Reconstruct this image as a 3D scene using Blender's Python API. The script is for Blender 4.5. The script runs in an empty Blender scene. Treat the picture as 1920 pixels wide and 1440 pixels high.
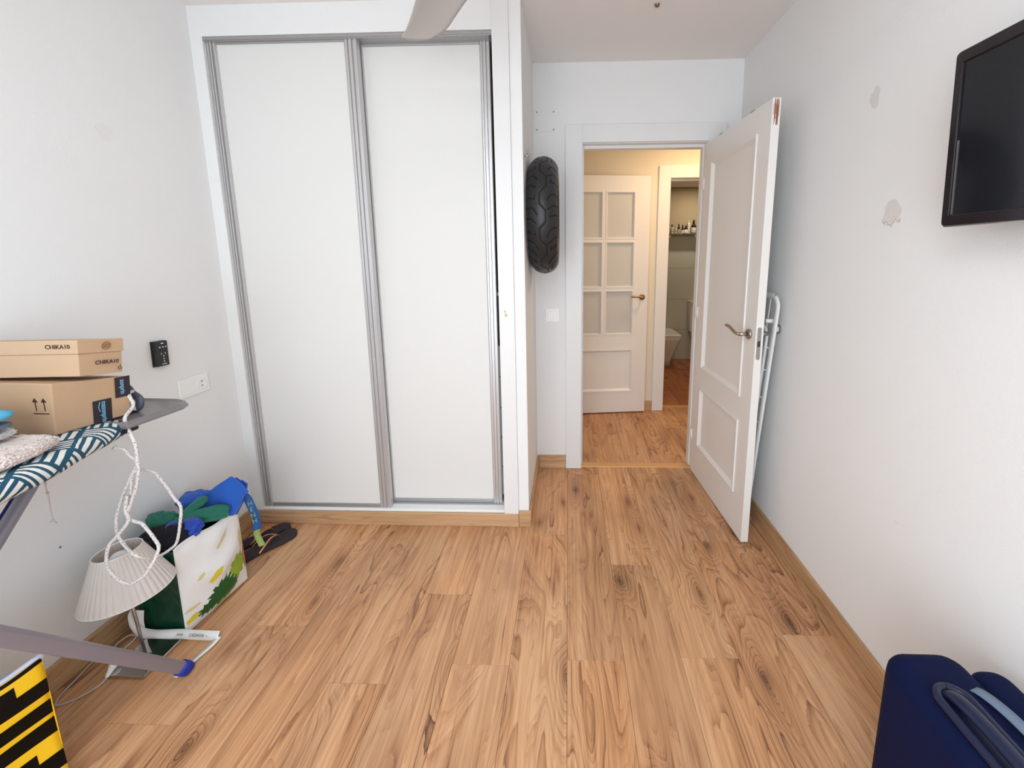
import bpy, bmesh, math, random
from mathutils import Vector, Matrix, noise
random.seed(7)
C = bpy.context.scene.collection
PI = math.pi
V = Vector

# ------------------------------------------------------------------ camera
cam_d = bpy.data.cameras.new('camera'); cam = bpy.data.objects.new('camera', cam_d); C.objects.link(cam)
bpy.context.scene.camera = cam
cam_d.sensor_width = 36; cam_d.sensor_fit = 'HORIZONTAL'
cam_d.lens = 787.1 / 1920 * 36
cam_d.shift_x = -(1037.8 - 960) / 1920
cam_d.shift_y = (612.34 - 720) / 1920
cam_d.clip_start = 0.02
R_ = V((0.99942704, 0.03327084, -0.00621645)); U_ = V((0.000731279, 0.162396544, 0.986725305)); F_ = V((-0.03383871, 0.9861645, -0.16227917))
m = Matrix((R_, U_, -F_)).transposed().to_4x4(); m.translation = V((0, 0, 1.3908))
cam.matrix_world = m

# ------------------------------------------------------------------ light and exposure
sc = bpy.context.scene
sc.view_settings.view_transform = 'Standard'; sc.view_settings.look = 'None'
sc.view_settings.gamma = 1.0; sc.view_settings.use_curve_mapping = False
sc.view_settings.exposure = 0.18
w = bpy.data.worlds.new('daylight'); sc.world = w; w.use_nodes = True
bgn = w.node_tree.nodes['Background']; bgn.inputs[0].default_value = (0.80, 0.88, 1.0, 1); bgn.inputs[1].default_value = 2.0

def area(name, loc, rot, sx, sy, power, col):
    d = bpy.data.lights.new(name, 'AREA'); d.shape = 'RECTANGLE'; d.size = sx; d.size_y = sy; d.energy = power; d.color = col
    o = bpy.data.objects.new(name, d); o.location = loc; o.rotation_euler = rot; C.objects.link(o); return o
# daylight coming in through the balcony window behind the camera
area('window_daylight', (-0.30, -1.17, 1.22), (math.radians(90), 0, 0), 2.05, 2.1, 34, (0.83, 0.93, 1.0))
# soft fill light added overhead behind the camera, no lamp body there
area('overhead_fill_light', (-0.30, -0.25, 2.40), (0, 0, 0), 0.9, 0.9, 15, (0.93, 0.965, 1.0))
# warm ceiling lamp of the hall, spot of the bathroom
area('hall_lamp_light', (1.15, 3.15, 2.42), (0, 0, 0), 0.25, 0.25, 11, (1.0, 0.70, 0.40))
area('bathroom_spot_light', (1.62, 5.2, 2.262), (0, 0, 0), 0.07, 0.07, 6.5, (1.0, 0.86, 0.68))

# ------------------------------------------------------------------ materials
def nt(name):
    mt = bpy.data.materials.new(name); mt.use_nodes = True
    n = mt.node_tree.nodes; l = mt.node_tree.links
    return mt, n, l, n['Principled BSDF']
def N(n, t, **kw):
    x = n.new(t)
    for k, v in kw.items():
        if k.startswith('i_'): x.inputs[int(k[2:])].default_value = v
        else: setattr(x, k, v)
    return x
def lin(r, g, b):
    f = lambda c: (c / 255 / 12.92) if c / 255 <= 0.04045 else ((c / 255 + 0.055) / 1.055) ** 2.4
    return (f(r), f(g), f(b), 1)
def plain(name, rgb, rough=0.6, metal=0, bump=0, bscale=200, var=0, spec=0.5, trans=0, emit=None, sheen=0, coat=0, alpha=1, ior=1.45):
    mt, n, l, p = nt(name)
    p.inputs['Base Color'].default_value = rgb; p.inputs['Roughness'].default_value = rough; p.inputs['Metallic'].default_value = metal
    p.inputs['Specular IOR Level'].default_value = spec; p.inputs['Transmission Weight'].default_value = trans
    p.inputs['Sheen Weight'].default_value = sheen; p.inputs['Coat Weight'].default_value = coat; p.inputs['IOR'].default_value = ior
    if emit: p.inputs['Emission Color'].default_value = emit[0]; p.inputs['Emission Strength'].default_value = emit[1]
    tc = N(n, 'ShaderNodeTexCoord')
    if var:
        nz = N(n, 'ShaderNodeTexNoise'); nz.inputs['Scale'].default_value = 6; nz.inputs['Detail'].default_value = 5
        l.new(tc.outputs['Object'], nz.inputs['Vector'])
        mx = N(n, 'ShaderNodeMix', data_type='RGBA'); mx.inputs[6].default_value = tuple(c * (1 - var) for c in rgb[:3]) + (1,); mx.inputs[7].default_value = tuple(min(1, c * (1 + var)) for c in rgb[:3]) + (1,)
        l.new(nz.outputs['Fac'], mx.inputs[0]); l.new(mx.outputs[2], p.inputs['Base Color'])
    if bump:
        nb = N(n, 'ShaderNodeTexNoise'); nb.inputs['Scale'].default_value = bscale; nb.inputs['Detail'].default_value = 3
        l.new(tc.outputs['Object'], nb.inputs['Vector'])
        b = N(n, 'ShaderNodeBump'); b.inputs['Strength'].default_value = bump; b.inputs['Distance'].default_value = 0.002
        l.new(nb.outputs['Fac'], b.inputs['Height']); l.new(b.outputs['Normal'], p.inputs['Normal'])
    return mt

def wood(name, light, mid, dark, sx=6.0, sy=0.9, rings=9.0, knots=True, tint=0.10, rough=0.42, axis='Y', contrast=1.0, base=0.36):
    """grain along local Y (or X / Z): contour lines of a stretched noise, fine fibres, knots"""
    mt, n, l, p = nt(name)
    tc = N(n, 'ShaderNodeTexCoord'); oi = N(n, 'ShaderNodeObjectInfo')
    off = N(n, 'ShaderNodeVectorMath', operation='SCALE'); off.inputs[0].default_value = (37.1, 53.7, 19.3)
    l.new(oi.outputs['Random'], off.inputs['Scale'])
    mp = N(n, 'ShaderNodeMapping')
    mp.inputs['Rotation'].default_value = {'Y': (0, 0, 0), 'X': (0, 0, PI / 2), 'Z': (PI / 2, 0, 0)}[axis]
    l.new(tc.outputs['Object'], mp.inputs['Vector'])
    ad = N(n, 'ShaderNodeVectorMath', operation='ADD'); l.new(mp.outputs[0], ad.inputs[0]); l.new(off.outputs[0], ad.inputs[1])
    def sc_(v):
        x = N(n, 'ShaderNodeVectorMath', operation='MULTIPLY'); x.inputs[1].default_value = v; l.new(ad.outputs[0], x.inputs[0]); return x.outputs[0]
    def noi(v, s, d, dist=0.0, rough_=0.5):
        x = N(n, 'ShaderNodeTexNoise'); x.inputs['Scale'].default_value = s; x.inputs['Detail'].default_value = d; x.inputs['Distortion'].default_value = dist; x.inputs['Roughness'].default_value = rough_
        l.new(v, x.inputs['Vector']); return x.outputs['Fac']
    def M(op, a, b=None, clamp=False):
        x = N(n, 'ShaderNodeMath', operation=op, use_clamp=clamp)
        for i, q in enumerate((a, b)):
            if q is None: continue
            if isinstance(q, (int, float)): x.inputs[i].default_value = q
            else: l.new(q, x.inputs[i])
        return x.outputs[0]
    big = noi(sc_((sx, sy, sx)), 1.0, 2.0, 0.4, 0.45)
    field = big
    if knots:
        vo = N(n, 'ShaderNodeTexVoronoi', voronoi_dimensions='2D'); vo.inputs['Scale'].default_value = 1.0; vo.inputs['Randomness'].default_value = 1.0
        warp = noi(sc_((9, 3, 9)), 1.0, 2.0)
        vv = N(n, 'ShaderNodeVectorMath', operation='ADD'); l.new(sc_((4.6, 1.7, 4.6)), vv.inputs[0]); l.new(M('MULTIPLY', warp, 0.25), vv.inputs[1])
        l.new(vv.outputs[0], vo.inputs['Vector'])
        sp = N(n, 'ShaderNodeSeparateXYZ'); l.new(vo.outputs['Color'], sp.inputs[0])
        has = M('GREATER_THAN', sp.outputs[0], 0.55)
        near = M('MULTIPLY', M('POWER', M('SUBTRACT', 1.0, M('MULTIPLY', vo.outputs['Distance'], 2.5), True), 2.0), has)
        field = M('ADD', big, M('MULTIPLY', near, 0.5))
    wob = noi(sc_((26, 4.5, 26)), 1.0, 4, 0.0)
    field = M('ADD', field, M('MULTIPLY', wob, 0.05))
    saw = M('FRACT', M('MULTIPLY', field, rings))
    ring = M('POWER', saw, 4.0)
    saw2 = M('POWER', M('FRACT', M('MULTIPLY', field, rings * 2.7)), 3.0)
    mask = noi(sc_((7, 1.3, 7)), 1.0, 2.0)
    mask = M('MULTIPLY', M('SUBTRACT', mask, 0.30, True), 3.2, True)
    fib = noi(sc_((330, 7.0, 330)), 1.0, 3.0)
    fib2 = noi(sc_((95, 2.0, 95)), 1.0, 5.0, 0.2, 0.6)
    fib3 = noi(sc_((24, 0.9, 24)), 1.0, 4.0, 0.5, 0.6)
    tone = noi(sc_((5, 1.1, 5)), 1.0, 3)
    v = M('MULTIPLY', M('ADD', M('MULTIPLY', ring, 0.46 * contrast), M('MULTIPLY', saw2, 0.26 * contrast)), mask)
    v = M('ADD', v, M('MULTIPLY', M('SUBTRACT', fib2, 0.5), 0.95 * contrast))
    v = M('ADD', v, M('MULTIPLY', M('SUBTRACT', fib3, 0.5), 0.60 * contrast))
    v = M('ADD', v, M('MULTIPLY', M('SUBTRACT', fib, 0.5), 0.38 * contrast))
    v = M('ADD', v, M('MULTIPLY', M('SUBTRACT', tone, 0.5), 0.70 * contrast))
    crack = M('MULTIPLY', M('MULTIPLY', M('SUBTRACT', noi(sc_((85, 3.2, 85)), 1.0, 2.5, 0.3), 0.66, True), 9.0, True), 0.50)
    v = M('ADD', v, M('MULTIPLY', crack, contrast))
    if knots:
        kk = M('MULTIPLY', M('POWER', M('SUBTRACT', 1.0, M('MULTIPLY', vo.outputs['Distance'], 7.5), True), 1.5), has)
        v = M('ADD', v, M('MULTIPLY', kk, 0.34))
        v = M('ADD', v, M('MULTIPLY', near, 0.24))
    v = M('ADD', v, base)
    v = M('ADD', v, M('MULTIPLY', M('SUBTRACT', oi.outputs['Random'], 0.5), tint * 2))
    cr = N(n, 'ShaderNodeValToRGB'); e = cr.color_ramp.elements
    e[0].position = 0.0; e[0].color = light; e[1].position = 1.0; e[1].color = dark
    k = e.new(0.45); k.color = mid
    l.new(v, cr.inputs[0])
    if knots:
        sm = noi(sc_((6.5, 2.0, 6.5)), 1.0, 3.0, 0.6)
        smf = M('MULTIPLY', M('SUBTRACT', sm, 0.50, True), 4.2, True)
        mx = N(n, 'ShaderNodeMix', data_type='RGBA', blend_type='MULTIPLY'); mx.inputs[7].default_value = (0.70, 0.66, 0.66, 1)
        l.new(M('MULTIPLY', smf, 0.85), mx.inputs[0]); l.new(cr.outputs[0], mx.inputs[6])
        wm = noi(sc_((3.1, 0.6, 3.1)), 1.0, 2.0)
        mx2 = N(n, 'ShaderNodeMix', data_type='RGBA', blend_type='MULTIPLY'); mx2.inputs[7].default_value = (1.06, 0.98, 0.90, 1)
        l.new(M('MULTIPLY', M('SUBTRACT', wm, 0.42, True), 4.0, True), mx2.inputs[0]); l.new(mx.outputs[2], mx2.inputs[6])
        l.new(mx2.outputs[2], p.inputs['Base Color'])
    else: l.new(cr.outputs[0], p.inputs['Base Color'])
    p.inputs['Roughness'].default_value = rough
    b = N(n, 'ShaderNodeBump'); b.inputs['Strength'].default_value = 0.12; b.inputs['Distance'].default_value = 0.0008
    l.new(v, b.inputs['Height']); l.new(b.outputs['Normal'], p.inputs['Normal'])
    return mt

M_WALL = plain('white wall paint', (0.84, 0.838, 0.83, 1), 0.85, bump=0.25, bscale=260, var=0.012)
M_CEIL = plain('ceiling paint', (0.87, 0.835, 0.81, 1), 0.9, bump=0.2, bscale=220)
M_LAC = plain('white lacquer', (0.80, 0.795, 0.785, 1), 0.38, var=0.01)
M_DOOR = plain('satin white door lacquer', (0.83, 0.80, 0.765, 1), 0.35, bump=0.05, bscale=90, var=0.012)
M_SLIDE = plain('white melamine', (0.765, 0.76, 0.735, 1), 0.5, spec=0.3)
M_ALU = plain('brushed aluminium', (0.60, 0.59, 0.59, 1), 0.35, metal=0.55, bump=0.08, bscale=500)
M_ALU2 = plain('dull aluminium', (0.42, 0.41, 0.41, 1), 0.45, metal=0.7)
M_OAK = wood('rustic oak laminate', lin(218, 172, 130), lin(186, 137, 97), lin(92, 58, 38), rings=14, tint=0.045, base=0.22)
M_SKIRT = wood('light oak skirting', lin(214, 178, 138), lin(192, 152, 112), lin(140, 100, 66), sx=14, sy=1.2, rings=6, knots=False, tint=0.04, axis='X', rough=0.5, contrast=0.75)
M_SKIRTY = wood('light oak skirting along y', lin(214, 178, 138), lin(188, 148, 108), lin(140, 100, 66), sx=14, sy=1.2, rings=6, knots=False, tint=0.04, axis='Y', rough=0.5, contrast=0.75)
M_THR = plain('beech threshold strip', lin(214, 164, 108), 0.45, var=0.05)
M_SLAB = plain('screed', (0.10, 0.07, 0.05, 1), 0.9)
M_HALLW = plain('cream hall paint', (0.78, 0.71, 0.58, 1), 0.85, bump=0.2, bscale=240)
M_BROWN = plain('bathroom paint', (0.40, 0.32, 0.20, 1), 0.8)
M_TILEW = plain('grey green wall tile', (0.50, 0.50, 0.43, 1), 0.22)
M_TILEF = wood('wood look floor tile', lin(190, 120, 66), lin(158, 92, 48), lin(96, 52, 26), sx=3, sy=6, rings=5, knots=False, rough=0.3, tint=0.05, axis='Y')
M_GROUT = plain('grout', (0.42, 0.36, 0.30, 1), 0.9)
M_DARK = plain('dark wardrobe interior', (0.05, 0.045, 0.04, 1), 0.8)
M_BLACK = plain('black plastic', (0.012, 0.012, 0.014, 1), 0.32)
M_SCREEN = plain('black glass screen', (0.012, 0.013, 0.017, 1), 0.12, spec=0.5)
M_BEZEL = plain('gloss black bezel', (0.018, 0.013, 0.016, 1), 0.16)
M_GROOVE_SHADE = plain('shaded groove rubber', (0.004, 0.004, 0.004, 1), 0.8)  # blacker than the tyre rubber, recess shade painted into the grooves
M_RUBBER = plain('tyre rubber', (0.020, 0.0195, 0.021, 1), 0.38, bump=0.15, bscale=400)
M_NICKEL = plain('satin nickel', (0.44, 0.39, 0.34, 1), 0.28, metal=1)
M_BRASS = plain('bronze handle', (0.30, 0.20, 0.12, 1), 0.3, metal=1)
M_STEEL = plain('steel', (0.5, 0.48, 0.46, 1), 0.3, metal=1)
M_WPLAST = plain('white plastic', (0.90, 0.90, 0.88, 1), 0.3)
M_WMET = plain('white coated steel', (0.80, 0.795, 0.78, 1), 0.3)
M_CER = plain('white ceramic', (0.72, 0.72, 0.70, 1), 0.12, coat=0.4)
M_KRAFT = plain('kraft board', lin(198, 166, 134), 0.75, bump=0.15, bscale=300, var=0.03)
M_KRAFT2 = plain('corrugated cardboard', lin(188, 156, 124), 0.8, bump=0.2, bscale=240, var=0.05)
M_TAPE = plain('black parcel tape', (0.030, 0.024, 0.030, 1), 0.35)
M_INK = plain('dark brown print', lin(58, 36, 30), 0.7)
M_INK2 = plain('brown print', lin(150, 104, 72), 0.7)
M_CYAN = plain('pale blue print', lin(120, 190, 222), 0.5)
M_TOWEL = plain('beige terry', lin(232, 216, 208), 0.95, bump=0.6, bscale=420, sheen=0.5, var=0.06)
M_TOWELW = plain('white terry', lin(228, 226, 228), 0.95, bump=1.0, bscale=420, sheen=0.5)
M_SKY = plain('sky blue fabric', lin(92, 184, 226), 0.8, bump=0.3, bscale=300)
M_GREYB = plain('grey blue fabric', lin(104, 124, 142), 0.85, bump=0.3, bscale=300)
M_BLUE = plain('royal blue cloth', lin(28, 92, 190), 0.75, bump=0.25, bscale=350, sheen=0.2)
M_BLUE2 = plain('deep blue satin', lin(24, 66, 176), 0.55, sheen=0.2)
M_GREEN = plain('green cloth', lin(24, 108, 88), 0.75, bump=0.25, bscale=350, sheen=0.2)
M_BLKC = plain('black cloth', (0.006, 0.006, 0.010, 1), 0.9)
M_BAGW = plain('glossy white woven plastic', lin(236, 237, 236), 0.28, bump=0.12, bscale=60)
M_BAGG = plain('dark green woven plastic', lin(8, 66, 48), 0.3, bump=0.15, bscale=50, var=0.25)
M_PARS = plain('parsley print', lin(22, 84, 36), 0.4, var=0.4)
M_LETT = plain('lettuce print', lin(142, 172, 48), 0.4, var=0.25)
M_YEL = plain('yellow print', lin(222, 204, 60), 0.4, var=0.1)
M_OCH = plain('pale ochre print', lin(214, 204, 150), 0.4, var=0.1)
M_RED = plain('salmon print', lin(206, 112, 88), 0.4, var=0.1)
M_SHADE = plain('pleated beige fabric', lin(214, 206, 200), 0.85, bump=0.2, bscale=400)
M_BULB = plain('opal bulb', (0.85, 0.86, 0.88, 1), 0.15, coat=0.5)
M_CHROME = plain('polished chrome', (0.55, 0.52, 0.5, 1), 0.08, metal=1)
M_LEG = plain('grey painted tube', lin(136, 134, 146), 0.3, metal=0.25, coat=0.3)
M_LEGN = plain('navy plastic trim', lin(28, 36, 96), 0.4)
M_CAP = plain('blue rubber foot', lin(24, 44, 150), 0.5)
M_TRAY = plain('grey metal tray', lin(140, 136, 138), 0.28, metal=0.35)
M_IRONG = plain('slate plastic', lin(74, 82, 94), 0.4)
M_CORD = plain('white braided cord', lin(222, 218, 216), 0.8, bump=0.4, bscale=900)
M_CORDG = plain('grey fleck', lin(120, 114, 116), 0.8)
M_PALEC = plain('grey beige cord', lin(196, 186, 182), 0.6)
M_YB = plain('glossy yellow plastic', lin(238, 192, 34), 0.3)
M_YBK = plain('glossy black stripe', (0.003, 0.003, 0.003, 1), 0.3, spec=0.2)
M_LIN = plain('white bag lining', lin(200, 206, 226), 0.4)
M_NAVY = plain('navy suitcase fabric', lin(3, 16, 56), 0.75, bump=0.3, bscale=700, spec=0.2)
M_NAVYP = plain('navy moulded plastic', lin(22, 30, 60), 0.32)
M_STRAPB = plain('light grey blue webbing', lin(112, 128, 150), 0.5)
M_FLIP = plain('dark brown foam', lin(52, 42, 48), 0.7, bump=0.2, bscale=300)
M_COPPER = plain('copper strap', lin(196, 138, 108), 0.25, metal=0.8)
M_LIME = plain('faded lime print', lin(150, 170, 96), 0.6)
M_FAN = plain('silver grey fan blade', lin(192, 187, 183), 0.35, metal=0.1)
M_PATCH = plain('bare filler patch', (0.74, 0.70, 0.68, 1), 0.9, bump=0.5, bscale=120, var=0.08)
M_PATCHD = plain('dirt mark', (0.42, 0.36, 0.30, 1), 0.9)
M_PATCHL = plain('fresh paint patch', (0.82, 0.80, 0.79, 1), 0.7)
M_CHIP = plain('rubbed wood', lin(172, 118, 96), 0.8, var=0.2)
M_PUTTY = plain('dark felt pad', (0.09, 0.08, 0.07, 1), 0.6)
M_SPOT = plain('lit spot lens', (1, 0.95, 0.85, 1), 0.3, emit=((1, 0.92, 0.78, 1), 9))
M_BOTB = plain('dark bottle plastic', (0.02, 0.013, 0.012, 1), 0.25)
M_BOTW = plain('pale label', (0.62, 0.55, 0.46, 1), 0.5)
M_BOTG = plain('grey white bottle', (0.55, 0.53, 0.56, 1), 0.35)
M_BOTC = plain('clear yellowish bottle', (0.62, 0.56, 0.38, 1), 0.15, trans=0.4)
def glassmat(name, col, rough, tr):
    mt, n, l, p = nt(name)
    p.inputs['Base Color'].default_value = col; p.inputs['Roughness'].default_value = rough; p.inputs['Transmission Weight'].default_value = tr; p.inputs['IOR'].default_value = 1.3
    return mt
M_FROST = glassmat('etched frosted glass', (0.78, 0.76, 0.72, 1), 0.42, 0.25)
M_GLASS = glassmat('clear shelf glass', (0.75, 0.85, 0.8, 1), 0.03, 0.8)

# ironing board cover: white strokes in alternating directions on teal
def cover_mat():
    mt, n, l, p = nt('teal cover with white strokes')
    uv = N(n, 'ShaderNodeUVMap')
    mp = N(n, 'ShaderNodeMapping'); mp.inputs['Rotation'].default_value = (0, 0, math.radians(38)); mp.inputs['Scale'].default_value = (15, 13, 1)
    mp.inputs['Location'].default_value = (0.3, 0.15, 0)
    l.new(uv.outputs[0], mp.inputs[0])
    nz = N(n, 'ShaderNodeTexNoise'); nz.inputs['Scale'].default_value = 1.3; l.new(mp.outputs[0], nz.inputs[0])
    wv = N(n, 'ShaderNodeVectorMath', operation='SCALE'); wv.inputs['Scale'].default_value = 0.10; l.new(nz.outputs['Color'], wv.inputs[0])
    ad = N(n, 'ShaderNodeVectorMath', operation='ADD'); l.new(mp.outputs[0], ad.inputs[0]); l.new(wv.outputs[0], ad.inputs[1])
    s = N(n, 'ShaderNodeSeparateXYZ'); l.new(ad.outputs[0], s.inputs[0])
    def M(op, a, b=None):
        x = N(n, 'ShaderNodeMath', operation=op)
        for i, q in enumerate((a, b)):
            if q is None: continue
            if isinstance(q, (int, float)): x.inputs[i].default_value = q
            else: l.new(q, x.inputs[i])
        return x.outputs[0]
    u, v = s.outputs[0], s.outputs[1]
    fu, fv = M('FRACT', u), M('FRACT', v)
    par = M('MODULO', M('ADD', M('FLOOR', u), M('ADD', M('FLOOR', v), 100)), 2)
    edge = lambda f: M('LESS_THAN', M('ABSOLUTE', M('SUBTRACT', f, 0.5)), 0.44)
    inside = M('MULTIPLY', edge(fu), edge(fv))
    st = lambda f: M('LESS_THAN', M('FRACT', M('MULTIPLY', f, 4.0)), 0.56)
    a = M('MULTIPLY', st(fu), par); b = M('MULTIPLY', st(fv), M('SUBTRACT', 1, par))
    f = M('MULTIPLY', M('ADD', a, b), inside)
    mx = N(n, 'ShaderNodeMix', data_type='RGBA'); mx.inputs[6].default_value = lin(22, 78, 104); mx.inputs[7].default_value = lin(232, 232, 226)
    l.new(f, mx.inputs[0]); l.new(mx.outputs[2], p.inputs['Base Color']); p.inputs['Roughness'].default_value = 0.8
    return mt
M_COVER = cover_mat()

# ------------------------------------------------------------------ builders
WLOC = {}
def link(o, parent, loc):
    C.objects.link(o)
    if parent is not None:
        o.parent = parent; o.location = loc - WLOC[parent.name]
    else: o.location = loc
    WLOC[o.name] = loc
    return o
def empty(name, loc, label=None, cat=None, group=None, kind=None):
    o = bpy.data.objects.new(name, None); o.empty_display_size = 0.05
    link(o, None, V(loc)); tag(o, label, cat, group, kind); return o
def tag(o, label=None, cat=None, group=None, kind=None):
    if label: o['label'] = label
    if cat: o['category'] = cat
    if group: o['group'] = group
    if kind: o['kind'] = kind
    return o
def mesh(name, vs, fs, mats, parent=None, smooth=False, bevel=0, seg=2, origin=None, fm=None, uvs=None, solid=0, sub=0, auto=None):
    vs = [V(v) for v in vs]
    if origin is None:
        lo = V([min(v[i] for v in vs) for i in range(3)]); hi = V([max(v[i] for v in vs) for i in range(3)])
        origin = V(((lo.x + hi.x) / 2, (lo.y + hi.y) / 2, lo.z))
    origin = V(origin)
    me = bpy.data.meshes.new(name); me.from_pydata([v - origin for v in vs], [], fs)
    if not isinstance(mats, (list, tuple)): mats = [mats]
    for q in mats: me.materials.append(q)
    if fm: me.polygons.foreach_set('material_index', fm)
    if uvs:
        ul = me.uv_layers.new(name='UVMap')
        for lp in me.loops: ul.data[lp.index].uv = uvs[lp.vertex_index]
    me.update()
    bm = bmesh.new(); bm.from_mesh(me); bmesh.ops.recalc_face_normals(bm, faces=bm.faces); bm.to_mesh(me); bm.free()
    if smooth: me.polygons.foreach_set('use_smooth', [True] * len(me.polygons))
    o = bpy.data.objects.new(name, me); link(o, parent, origin)
    if solid:
        s = o.modifiers.new('thickness', 'SOLIDIFY'); s.thickness = solid; s.offset = 0
    if bevel:
        b = o.modifiers.new('bevel', 'BEVEL'); b.width = bevel; b.segments = seg; b.limit_method = 'ANGLE'; b.angle_limit = math.radians(40)
    if sub:
        s = o.modifiers.new('sub', 'SUBSURF'); s.levels = sub; s.render_levels = sub
    return o
BF = [(0, 3, 2, 1), (4, 5, 6, 7), (0, 1, 5, 4), (1, 2, 6, 5), (2, 3, 7, 6), (3, 0, 4, 7)]
def bxv(lo, hi):
    x0, y0, z0 = lo; x1, y1, z1 = hi
    return [(x0, y0, z0), (x1, y0, z0), (x1, y1, z0), (x0, y1, z0), (x0, y0, z1), (x1, y0, z1), (x1, y1, z1), (x0, y1, z1)]
def box(name, lo, hi, mat, parent=None, bevel=0, seg=2, **k):
    return mesh(name, bxv(lo, hi), BF, mat, parent, bevel=bevel, seg=seg, **k)
class Geo:
    """collects several solids into one mesh"""
    def __init__(s): s.v = []; s.f = []; s.m = []; s.M = None
    def add(s, vs, fs, mi=0):
        o = len(s.v); s.v += [V(v) for v in vs]; s.f += [tuple(i + o for i in f) for f in fs]; s.m += [mi] * len(fs); return s
    def box(s, lo, hi, mi=0): return s.add(bxv(lo, hi), BF, mi)
    def fbox(s, fr, lo, hi, mi=0): return s.add([fr(*p) for p in bxv(lo, hi)], BF, mi)
    def tube(s, pts, r, n=10, cap=True, mi=0, flat=None): 
        v, f = tubev(pts, r, n, cap, flat); return s.add(v, f, mi)
    def lathe(s, c, prof, n=24, ax=(0, 0, 1), mi=0):
        v, f = lathev(c, prof, n, ax); return s.add(v, f, mi)
    def build(s, name, mat, parent=None, **k):
        return mesh(name, s.v, s.f, mat, parent, fm=s.m if max(s.m, default=0) else None, **k)
def basis(ax):
    ax = V(ax).normalized(); t = V((0, 0, 1)) if abs(ax.z) < 0.9 else V((1, 0, 0))
    e = ax.cross(t).normalized(); return e, ax.cross(e).normalized(), ax
def lathev(c, prof, n=24, ax=(0, 0, 1)):
    e, g, a = basis(ax); c = V(c); vs = []; fs = []
    for r, h in prof:
        for i in range(n):
            t = 2 * PI * i / n; vs.append(c + a * h + (e * math.cos(t) + g * math.sin(t)) * max(r, 1e-5))
    for j in range(len(prof) - 1):
        for i in range(n):
            k = (i + 1) % n; fs.append((j * n + i, j * n + k, (j + 1) * n + k, (j + 1) * n + i))
    fs.append(tuple(range(n))); fs.append(tuple((len(prof) - 1) * n + i for i in range(n)))
    return vs, fs
def tubev(pts, r, n=10, cap=True, flat=None):
    pts = [V(p) for p in pts]; vs = []; fs = []; up = None
    for i, p in enumerate(pts):
        d = (pts[min(i + 1, len(pts) - 1)] - pts[max(i - 1, 0)]).normalized()
        if up is None:
            up = V(flat[2]) if flat else (V((0, 0, 1)) if abs(d.z) < 0.9 else V((1, 0, 0)))
        e = d.cross(up).normalized(); g = e.cross(d).normalized()
        up = g
        rr = r[i] if isinstance(r, (list, tuple)) else r
        a, b = (flat[0], flat[1]) if flat else (rr, rr)
        for k in range(n):
            t = 2 * PI * k / n
            vs.append(p + e * math.cos(t) * a + g * math.sin(t) * b)
    for j in range(len(pts) - 1):
        for i in range(n):
            k = (i + 1) % n; fs.append((j * n + i, j * n + k, (j + 1) * n + k, (j + 1) * n + i))
    if cap: fs.append(tuple(range(n))); fs.append(tuple((len(pts) - 1) * n + i for i in range(n)))
    return vs, fs
def spline(pts, k=6):
    pts = [V(p) for p in pts]; out = []
    for i in range(len(pts) - 1):
        p0 = pts[max(i - 1, 0)]; p1 = pts[i]; p2 = pts[i + 1]; p3 = pts[min(i + 2, len(pts) - 1)]
        for j in range(k):
            t = j / k; out.append(0.5 * ((2 * p1) + (-p0 + p2) * t + (2 * p0 - 5 * p1 + 4 * p2 - p3) * t * t + (-p0 + 3 * p1 - 3 * p2 + p3) * t ** 3))
    out.append(pts[-1]); return out
def tube(name, pts, r, mat, parent=None, n=10, flat=None, smooth=True, **k):
    v, f = tubev(pts, r, n, True, flat); return mesh(name, v, f, mat, parent, smooth=smooth, **k)
def lathe(name, c, prof, mat, parent=None, n=28, ax=(0, 0, 1), smooth=True, auto=True, **k):
    v, f = lathev(c, prof, n, ax); o = mesh(name, v, f, mat, parent, smooth=smooth, **k)
    if auto and smooth: sharp(o)
    return o
def sharp(o, ang=35):
    bm = bmesh.new(); bm.from_mesh(o.data); bm.normal_update()
    for e in bm.edges:
        if len(e.link_faces) == 2 and e.link_faces[0].normal.angle(e.link_faces[1].normal, 0) > math.radians(ang): e.smooth = False
    bm.to_mesh(o.data); bm.free(); return o
def frame(o, x, y):
    o = V(o); x = V(x).normalized(); z = x.cross(V(y)).normalized(); y = z.cross(x).normalized()
    return lambda a, b, c=0: o + x * a + y * b + z * c
def grid(nu, nv, fn):
    vs = [fn(i / nu, j / nv) for j in range(nv + 1) for i in range(nu + 1)]
    fs = [(j * (nu + 1) + i, j * (nu + 1) + i + 1, (j + 1) * (nu + 1) + i + 1, (j + 1) * (nu + 1) + i) for j in range(nv) for i in range(nu)]
    return vs, fs
def textmesh(s, size, spacing=1.0, xs=1.0, ext=0.0004, bold=0.0, align='CENTER'):
    cu = bpy.data.curves.new('lettering', 'FONT'); cu.body = s; cu.size = size; cu.extrude = ext; cu.offset = bold; cu.align_x = align; cu.align_y = 'CENTER'; cu.space_character = spacing; cu.resolution_u = 3
    o = bpy.data.objects.new('tmp', cu); C.objects.link(o)
    dg = bpy.context.evaluated_depsgraph_get(); dg.update()
    me = bpy.data.meshes.new_from_object(o.evaluated_get(dg))
    vs = [(v.co.x * xs, v.co.y, v.co.z) for v in me.vertices]; fs = [tuple(p.vertices) for p in me.polygons]
    bpy.data.objects.remove(o); bpy.data.curves.remove(cu); bpy.data.meshes.remove(me)
    return vs, fs
def text(name, s, size, fr, mat, parent, cx=0, cy=0, rot=0, lift=0.0006, **k):
    vs, fs = textmesh(s, size, **k); c, sn = math.cos(rot), math.sin(rot)
    return mesh(name, [fr(cx + x * c - y * sn, cy + x * sn + y * c, lift + z) for x, y, z in vs], fs, mat, parent)
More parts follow.
